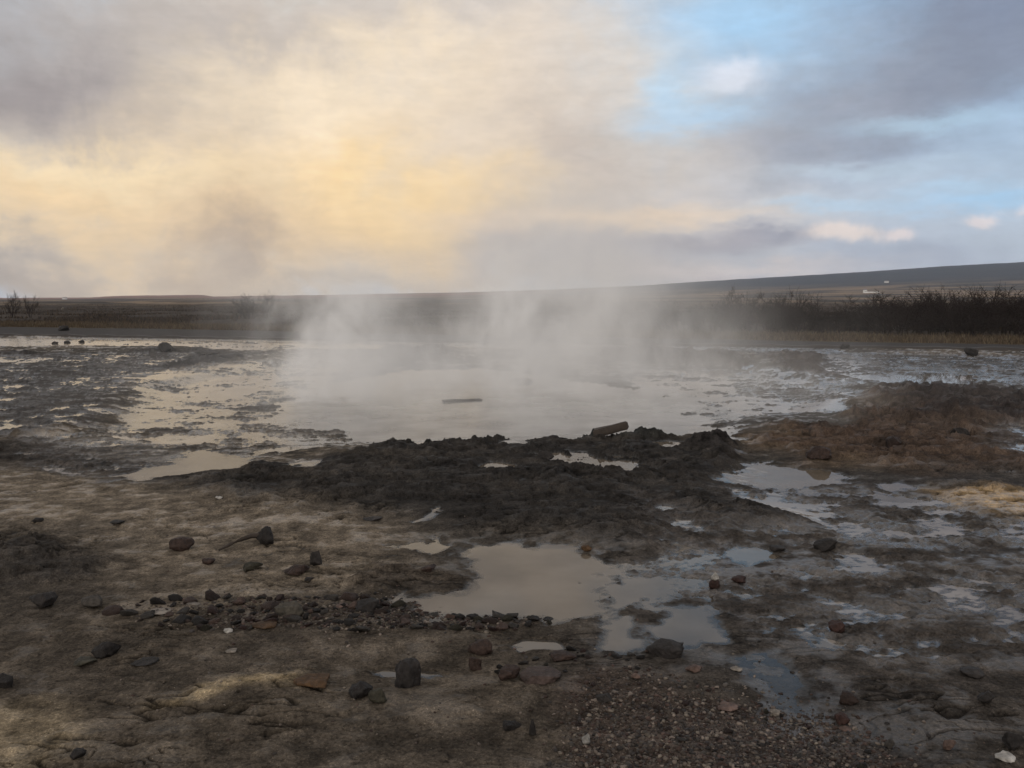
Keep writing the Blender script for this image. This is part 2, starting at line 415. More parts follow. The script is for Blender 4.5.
def field(x, y):
    """height, water level, colour, roughness of the ground at x, y (metres)"""
    r = np.hypot(x, y)
    near = 1 - sstep(60, 110, r)
    # domain warp so traced outlines become natural
    wx = x + .16 * fbm(x, y, 1.1, 3, ox=1.7) + .08 * fbm(x, y, .22, 3, ox=8.1)
    wy = y + .26 * fbm(x, y, 1.3, 3, ox=5.2) + .12 * fbm(x, y, .25, 3, ox=2.9)
    n_big = fbm(x, y, 3.2, 3, ox=0.3)
    n_mid = fbm(x, y, .80, 4, ox=11.0)
    n_fin = fbm(x, y, .16, 4, .6, ox=21.0)
    n_mic = fbm(x, y, .045, 3, .6, ox=31.0)
    rg = ridged(x, y, .55, 4, ox=3.3)
    rg = rg - rg.mean() + .5 if rg.size > 1000 else rg - .18
    n_str = fbm(x * .4, y * 1.1, .35, 4, .6, ox=51.0)
    crk = np.minimum(np.abs(fbm(x * .45, y * 1.3, .34, 3, .6, ox=61.0)), 1.5 * np.abs(fbm(x * .5, y * 1.2, .15, 3, .6, ox=66.0)) + .3 * (fbm(x, y, .7, 2, ox=68.0) < .05))
    crack = sstep(.055, .0, crk) * sstep(-.04, .22, fbm(x, y, .9, 2, ox=71.0) + .3 * n_fin)
    rg2 = ridged(x * .75, y, 1.7, 3, ox=9.3)
    spk = fbm(x * .7, y * .9, .42, 5, .82, ox=41.0) + .35 * fbm(x, y, 2.2, 2, ox=43.0)
    spk = spk / (spk.std() + 1e-6) if spk.size > 1000 else spk / .30
    fade = 1 / (1 + (r / 16) ** 2)
    h = .034 + .022 * n_big + .012 * n_mid
    h = np.where(h < .012, .012 + (h - .012) * .15, h)
    lay = terrace(.085 * (n_mid + .55 * n_big) + .010 * n_fin, .017)
    h += .50 * (lay - .05 * n_mid) * (0.45 + .55 * sstep(-.1, .35, n_big)) + .008 * n_fin + .0055 * n_mic * fade - .018 * crack
    # ---- colour, tan sinter to dark grey
    t = sstep(-.24, .30, n_big * .6 + n_mid * .5 + .25 * n_fin)
    c = [.050 + .094 * t, .044 + .074 * t, .038 + .052 * t]
    wz = sdf(x, y, WETR, 3.0)
    W = sstep(.02, .42, .75 * n_str + .65 * n_fin + .35 * n_mid + .16 * t + .16 * sstep(-.6, .6, wz + .6 * n_mid))
    wk = sstep(-.6, .6, wz + .6 * n_mid)
    fk = sstep(6.0, 3.8, y)
    W = W * np.maximum(.62 + .38 * sstep(7.0, 10.0, y), wk) * (1 - .52 * fk)
    ro = .82 - .52 * W
    tex = np.clip(1 + .65 * n_fin + .75 * n_str + .35 * n_mic * fade, .35, 1.9) * (1 - .7 * crack)
    fg = sstep(6.5, 3.6, y) * near
    mixc(c, .75 * fg, (.056, .046, .036))  # darker near ground, with some lens vignetting put into the colour
    for poly, sw, colr, st in PATCH:
        s = sdf(wx, wy, poly, 2.0)
        w = sstep(-sw, sw, s + sw * .9 * n_mid) * st * (0.70 + .30 * sstep(-.35, .3, n_fin + n_mid))
        mixc(c, w, colr)
    # ---- basin water level
    lev = (-.10 * sstep(0.0, .8, sdf(x, y, BASIN, 3.0)) + .045 * sstep(-.3, .5, sdf(wx, wy, ROUGH[0][0], 3.0) + .45 * n_mid + .35 * n_big)) * near
    # ---- rough rock
    D = np.zeros_like(x)
    for poly, sw, up, colr in ROUGH:
        s = sdf(wx, wy, poly, 3.0)
        w = sstep(-sw * .35, sw, s + sw * (.9 * n_mid + .35 * n_fin + .6 * n_big))
        h += w * (up * (.75 + .42 * rg2) + .45 * up * (rg - .45))
        mixc(c, w * (.78 + .22 * sstep(-.3, .25, n_mid)), colr)
        D = np.maximum(D, w)
    rock = terrace(.10 * (rg - .5) + .07 * n_mid + .012 * n_fin, .026)
    led = terrace(.20 * (rg2 - .55) + .10 * (rg - .5) + .03 * n_mid, .055, .8)
    h += D * sstep(10.0, 12.0, y + .25 * np.abs(x)) * .7 * (led + .02)
    h += D * (rock * .95 + .005 * n_fin + .003 * n_mic) * (1 / (1 + (r / 30) ** 2) * .4 + .6) * np.where(y > 8.5, 1.15, .95)
    h = np.where(D > .02, np.maximum(h, .008 + .008 * n_fin), h)
    ro = ro + (.80 - ro) * D * .75
    for i in range(3): c[i] = c[i] * (1 - .30 * D)
    # ---- speckled shallow water
    for poly, cov in SPECK:
        s = sdf(wx, wy, poly, 3.0)
        w = sstep(-.16, .22, s + .35 * n_mid + .2 * n_fin)
        amp = .020 + .0 * x
        q = {.80: -.95, .62: -.42, .58: -.35, .55: -.12, .42: .10, .40: -.12, .30: .45, .22: .7, .16: .9, .12: 1.05}[cov]
        hs = amp * (spk + q) * .8 + .003 * n_fin + .35 * rock * D
        h = h + (np.minimum(hs, np.maximum(h, .02)) - h) * w
        mixc(c, w * .55 * sstep(.02, -.005, hs), (.29, .24, .18) if cov in (.58, .80) else (.10, .09, .085))
        mixc(c, w * .6 * sstep(.002, .010, hs), (.055, .047, .041))
        ro -= .08 * w
    # ---- puddles and the pool
    for poly, sw, nz in PUDDLES + RIDGE_PUDDLES:
        deep_ = -.024 if poly is not PUDDLES[-1][0] else -.001
        s = sdf(wx, wy, poly, 1.5)
        e = s + nz * (n_fin * 1.5 + n_mid * .9) - .02
        w = sstep(-sw, sw * .7, e)
        if any(poly is p_[0] for p_ in PUDDLES): h = h + (np.minimum(h, .012 + .004 * n_fin) - h) * sstep(-.42, -.02, e)
        h = h + (deep_ + .010 * n_fin + .006 * n_mid - h) * w
    s = sdf(wx, wy, POOL, 3.0)
    w = sstep(-.30, .30, s + .3 * n_fin + .7 * n_mid + .5 * n_big - .15)
    h = h + (-.25 - h) * w
    for i in range(3): c[i] = c[i] * tex
    # wet margin just above the water: darker, glossier
    wet = sstep(.010, .0, h) * near
    ro = np.clip(ro - .34 * wet, .18, .9)
    for i in range(3): c[i] = c[i] * (1 - .40 * wet)
    # ---- flat ground at the path and beyond
    ps, pt = path_coord(x, y)
    pw = path_width(ps)
    k = sstep(-2.5, -.3, pt)
    kb = sstep(-.3, 0.2, pt)
    far_h = .05 + .12 * sstep(0, 2.5, pt - pw) + .18 * fbm(x, y, 9.0, 3, ox=6) * sstep(2, 10, pt - pw)
    h = h * (1 - k) + np.maximum(h, .012) * k
    h = h + (far_h - h) * kb
    lev = lev * (1 - kb)
    mo = fbm(x, y * .35, 14, 4, ox=7.7)
    mo2 = fbm(x * .25, y, 60, 4, ox=17.7)
    heath = [.048 + .022 * mo, .040 + .017 * mo, .034 + .012 * mo]
    ry = np.log(np.maximum(r, 1.0))
    aa = np.arctan2(x, y)
    band = fbm(aa * 5.0, ry * 6.0, .55, 4, ox=3.9) + .5 * mo2
    tan = sstep(-.04, .26, band) * sstep(120, 420, r)
    mixc(heath, tan * .9, (.230, .168, .112))
    zf = far_height(x, y)
    slope = sstep(900, 1900, r) * sstep(R(4), R(13), aa) * (1 - sstep(R(80), R(120), aa))
    mixc(heath, slope * .85 * sstep(-.2, .15, band), (.210, .150, .100))
    mixc(heath, sstep(1950, 2700, r + 260 * mo2) * sstep(R(4), R(11), aa) * .95, (.030, .034, .046))  # dark upper right hill, blue of distance haze painted into its colour
    mixc(heath, sstep(1700, 3000, r) * sstep(R(6), R(-6), aa) * .8, (.26, .14, .10))
    mixc(c, kb, heath)
    gk = sstep(-.4, .4, pt - pw) * (1 - sstep(3.0, 6.5, pt - pw - 1.5 * mo))
    mixc(c, gk * .8, (.105, .078, .042))
    ro = ro + (1.0 - ro) * kb
    z = (h + lev) * near + (far_h * (1 - near)) + zf * sstep(80, 160, r)
    return z, h, lev, c, ro, pt, s

WETR = gpoly([(620, 560), (1100, 470), (1100, 760), (900, 900), (700, 740), (640, 660)])

def hgt(px, py):
    """ground point seen at a pixel of the photograph"""
    z = 0.0
    for _ in range(4):
        x, y = at(px, py, z)
        z = float(field(np.array([x]), np.array([y]))[0][0])
    return x, y, z

# ---------------------------------------------------------------- materials
def mat(name):
    m = bpy.data.materials.new(name); m.use_nodes = True
    t = m.node_tree; t.nodes.clear()
    o = t.nodes.new('ShaderNodeOutputMaterial')
    b = t.nodes.new('ShaderNodeBsdfPrincipled')
    t.links.new(b.outputs[0], o.inputs[0])
    return m, t, b

def noise_node(t, scale, detail=4, rough=.55, coord='Object'):
    tcn = t.nodes.new('ShaderNodeTexCoord')
    n = t.nodes.new('ShaderNodeTexNoise')
    n.inputs['Scale'].default_value = scale; n.inputs['Detail'].default_value = detail
    n.inputs['Roughness'].default_value = rough
    t.links.new(tcn.outputs[coord], n.inputs['Vector'])
    return n

def rng_node(t, src, a, b, lo, hi):
    n = t.nodes.new('ShaderNodeMapRange')
    n.inputs[1].default_value = a; n.inputs[2].default_value = b
    n.inputs[3].default_value = lo; n.inputs[4].default_value = hi
    t.links.new(src, n.inputs[0]); return n.outputs[0]

def mulc(t, a, b):
    n = t.nodes.new('ShaderNodeMix'); n.data_type = 'RGBA'; n.blend_type = 'MULTIPLY'
    n.inputs[0].default_value = 1
    t.links.new(a, n.inputs[6]); t.links.new(b, n.inputs[7]); return n.outputs[2]

def bump(t, b, src, strength, dist):
    n = t.nodes.new('ShaderNodeBump'); n.inputs['Strength'].default_value = strength
    n.inputs['Distance'].default_value = dist
    t.links.new(src, n.inputs['Height']); t.links.new(n.outputs[0], b.inputs['Normal']); return n

def attr_mat(name, rough_attr=True, rough=.7, spec=.5, n1=(9, .6, 1.5), n2=(75, .62, 1.45), bstr=.5, bdist=.01, bscale=60):
    m, t, b = mat(name)
    a = t.nodes.new('ShaderNodeAttribute'); a.attribute_name = 'tint'
    x1 = noise_node(t, n1[0], 5, .65); x2 = noise_node(t, n2[0], 3, .6)
    c = mulc(t, a.outputs['Color'], rng_node(t, x1.outputs['Fac'], .3, .7, n1[1], n1[2]))
    c = mulc(t, c, rng_node(t, x2.outputs['Fac'], .3, .7, n2[1], n2[2]))
    if rough_attr:
        for sc_, lo, hi, f0, f1 in ((190, .60, .74, 1.0, 2.3), (120, .26, .40, .35, 1.0), (34, .30, .42, .55, 1.0)):
            xg = noise_node(t, sc_, 2, .5)
            c = mulc(t, c, rng_node(t, xg.outputs['Fac'], lo, hi, f0, f1))
    t.links.new(c, b.inputs['Base Color'])
    b.inputs['Specular IOR Level'].default_value = spec
    if rough_attr:
        ra = t.nodes.new('ShaderNodeAttribute'); ra.attribute_name = 'dull'
        mm = t.nodes.new('ShaderNodeMath'); mm.operation = 'ADD'; mm.use_clamp = True
        t.links.new(ra.outputs['Fac'], mm.inputs[0]); t.links.new(rng_node(t, x1.outputs['Fac'], .3, .7, -.08, .08), mm.inputs[1])
        t.links.new(mm.outputs[0], b.inputs['Roughness'])
        t.links.new(rng_node(t, mm.outputs[0], .34, .74, .62, .03), b.inputs['Specular IOR Level'])
    else:
        b.inputs['Roughness'].default_value = rough
    xb = noise_node(t, bscale, 6, .68)
    bump(t, b, xb.outputs['Fac'], bstr, bdist)
    return m

M_ground = attr_mat('ground', True, spec=.36, bstr=.8, bdist=.010, bscale=30)

def water_mat(name, colr, rough, bstr, bscale, clear):
    """mirror-like surface over turbid water: the bed shows through where it is only a few millimetres deep"""
    m = bpy.data.materials.new(name); m.use_nodes = True
    t = m.node_tree; t.nodes.clear()
    o = t.nodes.new('ShaderNodeOutputMaterial')
    n = noise_node(t, 1.7, 5)
    rm = t.nodes.new('ShaderNodeMix'); rm.data_type = 'RGBA'
    t.links.new(rng_node(t, n.outputs['Fac'], .35, .65, 0, 1), rm.inputs[0])
    rm.inputs[6].default_value = (*[v * .75 for v in colr], 1); rm.inputs[7].default_value = (*[v * 1.2 for v in colr], 1)
    df = t.nodes.new('ShaderNodeBsdfDiffuse'); t.links.new(rm.outputs[2], df.inputs[0])
    tr = t.nodes.new('ShaderNodeBsdfTransparent'); tr.inputs[0].default_value = (.86, .82, .76, 1)
    da_ = t.nodes.new('ShaderNodeAttribute'); da_.attribute_name = 'depth'
    body = t.nodes.new('ShaderNodeMixShader')
    t.links.new(rng_node(t, da_.outputs['Fac'], 0.0, clear, .05, .95), body.inputs[0])
    t.links.new(tr.outputs[0], body.inputs[1]); t.links.new(df.outputs[0], body.inputs[2])
    gl = t.nodes.new('ShaderNodeBsdfGlossy'); gl.inputs['Roughness'].default_value = rough
    fr = t.nodes.new('ShaderNodeFresnel'); fr.inputs[0].default_value = 1.33
    w = noise_node(t, bscale, 3)
    bp = t.nodes.new('ShaderNodeBump'); bp.inputs['Strength'].default_value = bstr; bp.inputs['Distance'].default_value = .01
    t.links.new(w.outputs['Fac'], bp.inputs['Height']); t.links.new(bp.outputs[0], gl.inputs['Normal'])
    mx = t.nodes.new('ShaderNodeMixShader')
    t.links.new(fr.outputs[0], mx.inputs[0]); t.links.new(body.outputs[0], mx.inputs[1]); t.links.new(gl.outputs[0], mx.inputs[2])
    t.links.new(mx.outputs[0], o.inputs[0])
    return m
M_pool = water_mat('milky_pool_water', (.27, .26, .25), .12, .02, 3.0, .02)
M_puddle = water_mat('puddle_water', (.150, .124, .096), .02, .01, 5.0, .012)
M_film = water_mat('shallow_water', (.25, .222, .195), .10, .03, 6.0, .014)  # cloudy body colour paled to stand in for brighter sky reflection

# ---------------------------------------------------------------- ground mesh
def prop(o, **k):
    for a, v in k.items(): o[a] = v
    return o

def new_mesh(name, co, faces_flat, nper, material=None, parent=None, smooth=True):
    me = bpy.data.meshes.new(name)
    nv = len(co); nf = len(faces_flat) // nper
    me.vertices.add(nv); me.vertices.foreach_set('co', np.ascontiguousarray(co, dtype=np.float32).ravel())
    me.loops.add(nf * nper); me.loops.foreach_set('vertex_index', np.ascontiguousarray(faces_flat, dtype=np.int32))
    me.polygons.add(nf)
    me.polygons.foreach_set('loop_start', np.arange(0, nf * nper, nper, dtype=np.int32))
    me.polygons.foreach_set('loop_total', np.full(nf, nper, dtype=np.int32))
    if smooth: me.polygons.foreach_set('use_smooth', np.ones(nf, bool))
    me.update(calc_edges=True); me.validate()
    if material: me.materials.append(material)
    o = bpy.data.objects.new(name, me); col.objects.link(o)
    if parent: o.parent = parent
    return o

def set_tint(me, rgb):
    a = me.attributes.new('tint', 'FLOAT_COLOR', 'POINT')
    v = np.ones((len(me.vertices), 4), np.float32); v[:, :3] = rgb
    a.data.foreach_set('color', v.ravel())

r_rows = np.concatenate([
    np.linspace(.25, 2.2, 22, endpoint=False),
    1 / np.linspace(1 / 2.2, 1 / 60., 980, endpoint=False),
    1 / np.linspace(1 / 60., 1 / 700., 90, endpoint=False),
    np.geomspace(700, 5200, 110)])
half = R(43)
fa = np.linspace(-half, half, 1250)
ba = np.linspace(half, 2 * np.pi - half, 72)[1:-1]
angs = np.concatenate([fa, ba])
nr, na = len(r_rows), len(angs)
RR, AA = np.meshgrid(r_rows, angs, indexing='ij')
GX = (RR * np.sin(AA)).ravel(); GY = (RR * np.cos(AA)).ravel()
Z, H, LEV, C, RO, PT, SPOOL = field(GX, GY)
idx = np.arange(nr * na).reshape(nr, na)
a0 = idx[:-1, :]; a1 = idx[1:, :]
b0 = np.roll(a0, -1, 1); b1 = np.roll(a1, -1, 1)
quads = np.stack([a0, b0, b1, a1], -1).reshape(-1, 4)
co = np.stack([GX, GY, Z], 1)
cen = np.array([[0, 0, float(Z[:na].mean())]])
ground = new_mesh('ground', co, quads.ravel(), 4, M_ground)
set_tint(ground.data, np.stack(C, 1))
da = ground.data.attributes.new('dull', 'FLOAT', 'POINT'); da.data.foreach_set('value', RO.astype(np.float32))
prop(ground, kind='structure')

# water: flat sheets wherever the ground dips below the local water level
zone_polys = [('pool_water', POOL)] + [('puddle', p[0]) for p in PUDDLES + RIDGE_PUDDLES]
under = (H < 0.0) & (PT < -.05) & (np.hypot(GX, GY) < 62)
qm = under[quads].any(1)
wq = quads[qm]
qx, qy = GX[wq].mean(1), GY[wq].mean(1)
owner = np.full(len(wq), -1)
best = np.full(len(wq), -.35)
for i, (nm, poly) in enumerate(zone_polys):
    s_ = sdf(qx, qy, poly, 1.5)
    if i == 0: s_ = np.where(s_ > -.6, s_ + .3, -9)
    m_ = s_ > best
    owner[m_] = i; best[m_] = s_[m_]
def water_sheet(nm, q, m):
    u, inv = np.unique(q.ravel(), return_inverse=True)
    c3 = np.stack([GX[u], GY[u], LEV[u]], 1)
    o = new_mesh(nm, c3, inv.astype(np.int32), 4, m)
    dp_ = o.data.attributes.new('depth', 'FLOAT', 'POINT'); dp_.data.foreach_set('value', (-H[u]).astype(np.float32))
    prop(o, kind='structure'); return o
for i, (nm, poly) in enumerate(zone_polys):
    q = wq[owner == i]
    if len(q) > 3: water_sheet(nm, q, M_pool if i == 0 else M_puddle)
q = wq[owner == -1]
if len(q): water_sheet('water', q, M_film)

# ---------------------------------------------------------------- path and kerb
m, t, b = mat('path_surface')
n = noise_node(t, 1.2, 6, .7); n2 = noise_node(t, 30, 3)
cr = t.nodes.new('ShaderNodeValToRGB'); cr.color_ramp.elements[0].color = (.026, .023, .022, 1); cr.color_ramp.elements[1].color = (.046, .041, .039, 1)
cr.color_ramp.elements[0].position = .3; cr.color_ramp.elements[1].position = .7
t.links.new(n.outputs['Fac'], cr.inputs[0]); t.links.new(cr.outputs[0], b.inputs['Base Color'])
b.inputs['Roughness'].default_value = .8; b.inputs['Specular IOR Level'].default_value = .08; bump(t, b, n2.outputs['Fac'], .4, .01)
M_path = m
m, t, b = mat('kerb_wood')
n = noise_node(t, 5, 4); cr = t.nodes.new('ShaderNodeValToRGB')
cr.color_ramp.elements[0].color = (.018, .015, .014, 1); cr.color_ramp.elements[1].color = (.045, .037, .033, 1)
t.links.new(n.outputs['Fac'], cr.inputs[0]); t.links.new(cr.outputs[0], b.inputs['Base Color']); b.inputs['Roughness'].default_value = .7
M_kerb = m

ss = np.linspace(-40, 85, 160)
pv, pf = [], []
for s_ in ss:
    w = float(path_width(s_)); wob = .25 * math.sin(s_ * .31) + .15 * math.sin(s_ * .83 + 1)
    for k in range(7):
        tt = .12 + (w - .12 + wob) * k / 6
        x = KERB_A[0] + _pd[0] * s_ + _pn[0] * tt; y = KERB_A[1] + _pd[1] * s_ + _pn[1] * tt
        pv.append((x, y, 0))
pv = np.array(pv); pv[:, 2] = field(pv[:, 0], pv[:, 1])[0] + .02
for i in range(len(ss) - 1):
    for k in range(6):
        a = i * 7 + k; pf += [a, a + 7, a + 8, a + 1]
pth = new_mesh('path', pv, np.array(pf), 4, M_path); prop(pth, kind='structure')
# low dark edging between the path and the sinter flat
kv, kf = [], []
for i, s_ in enumerate(np.linspace(-40, 85, 250)):
    wob = .03 * math.sin(s_ * 2.1) + .02 * math.sin(s_ * 5.3)
    hh = .105 + .02 * math.sin(s_ * 3.7) + random.uniform(-.012, .012)
    for (tt, zz) in ((-.14, -.04), (-.12, hh), (.10, hh + .01), (.13, -.04)):
        kv.append((KERB_A[0] + _pd[0] * s_ + _pn[0] * (tt + wob), KERB_A[1] + _pd[1] * s_ + _pn[1] * (tt + wob), zz))
    if i:
        a = (i - 1) * 4
        for k in range(3): kf += [a + k, a + k + 4, a + k + 5, a + k + 1]
kb_ = new_mesh('kerb', np.array(kv), np.array(kf), 4, M_kerb, smooth=False); prop(kb_, kind='structure')

# ---------------------------------------------------------------- rocks
M_rock = attr_mat('rock', False, rough=.62, spec=.18, n1=(6, .65, 1.45), n2=(45, .7, 1.4), bstr=1.0, bdist=.014, bscale=34)
M_gravel = attr_mat('gravel', False, rough=.62, spec=.15, n1=(20, .8, 1.25), n2=(90, .8, 1.25), bstr=.5, bdist=.004, bscale=120)

import bmesh
def ico(sub):
    bm = bmesh.new(); bmesh.ops.create_icosphere(bm, subdivisions=sub, radius=1.0)
    v = np.array([p.co[:] for p in bm.verts]); f = np.array([[q.index for q in p.verts] for p in bm.faces])
    bm.free(); return v, f
ICO = {s: ico(s) for s in (1, 2, 3, 4)}

def rock_shape(seed, sub=4, boxy=.5, rough=.16):
    g = np.random.default_rng(seed)
    v, f = ICO[sub]; v = v.copy()
    for _ in range(int(9 + boxy * 8)):
        nrm = g.normal(size=3); nrm /= np.linalg.norm(nrm)
        d = g.uniform(.48, .88)
        e = v @ nrm - d
        v -= np.where(e > 0, e * .92, 0)[:, None] * nrm
    for wl, am in ((.9, rough), (.4, rough * .7), (.18, rough * .55), (.09, rough * .32)):
        o = g.uniform(0, 99)
        n_ = perlin((v[:, 0] + .6 * v[:, 2]) / wl + o, (v[:, 1] - .5 * v[:, 2]) / wl + 2 * o)
        v *= (1 + am * n_)[:, None]
    mx = np.abs(v).max(0)
    return v / mx, f

RBROWN = (.052, .034, .028); RDARK = (.040, .035, .033); RRED = (.060, .033, .028); ROCHRE = (.105, .060, .030)
RGREY = (.085, .075, .066); ROLIVE = (.055, .050, .036); RPALE = (.27, .235, .20); RWHITE = (.46, .44, .41); RPINK = (.17, .115, .095)

rock_seed = [100]
def stone_at(name, px, py, wpx, hpx, colr, label, cat='rock', group=None, boxy=.5, rot=None, deep=.0, sink=.42, lift=0., sub=4):
    """a rock whose outline is wpx x hpx in the photograph, its foot at the lower edge"""
    rock_seed[0] += 1
    x, y, z = hgt(px, py + hpx * .34)
    dist = math.hypot(math.hypot(x, y), CAM_H - z)
    w = wpx / FPX * dist / 2; hh = hpx / FPX * dist / 2
    dp = deep if deep else w * random.uniform(.75, 1.0)
    el_ = math.atan2(CAM_H - z, y)
    # what the eye sees: vertical half extent = sqrt((h cos)^2 + (d sin)^2)
    vz = max((hh ** 2 - (dp * math.sin(el_)) ** 2), (hh * .45) ** 2) ** .5 / math.cos(el_)
    vz = vz / (1 - sink * .5)
    v, f = rock_shape(rock_seed[0], sub, boxy)
    v = v * np.array([w, dp, vz])
    a = rot if rot is not None else 0
    ca, sa = math.cos(a), math.sin(a)
    o = new_mesh(name, np.stack([v[:, 0] * ca - v[:, 1] * sa, v[:, 0] * sa + v[:, 1] * ca, v[:, 2] + vz * (1 - sink)], 1), f.ravel(), 3, M_rock)
    g = np.random.default_rng(rock_seed[0])
    base = np.array(colr) * g.uniform(.42, .70)
    set_tint(o.data, base[None, :] * (1 + .25 * perlin(v[:, 0] / w * 1.4 + 5, v[:, 1] / w * 1.4 + v[:, 2] / vz))[:, None])
    o.location = (x, y, z + lift)
    prop(o, label=label, category=cat)
    if group: o['group'] = group
    return o

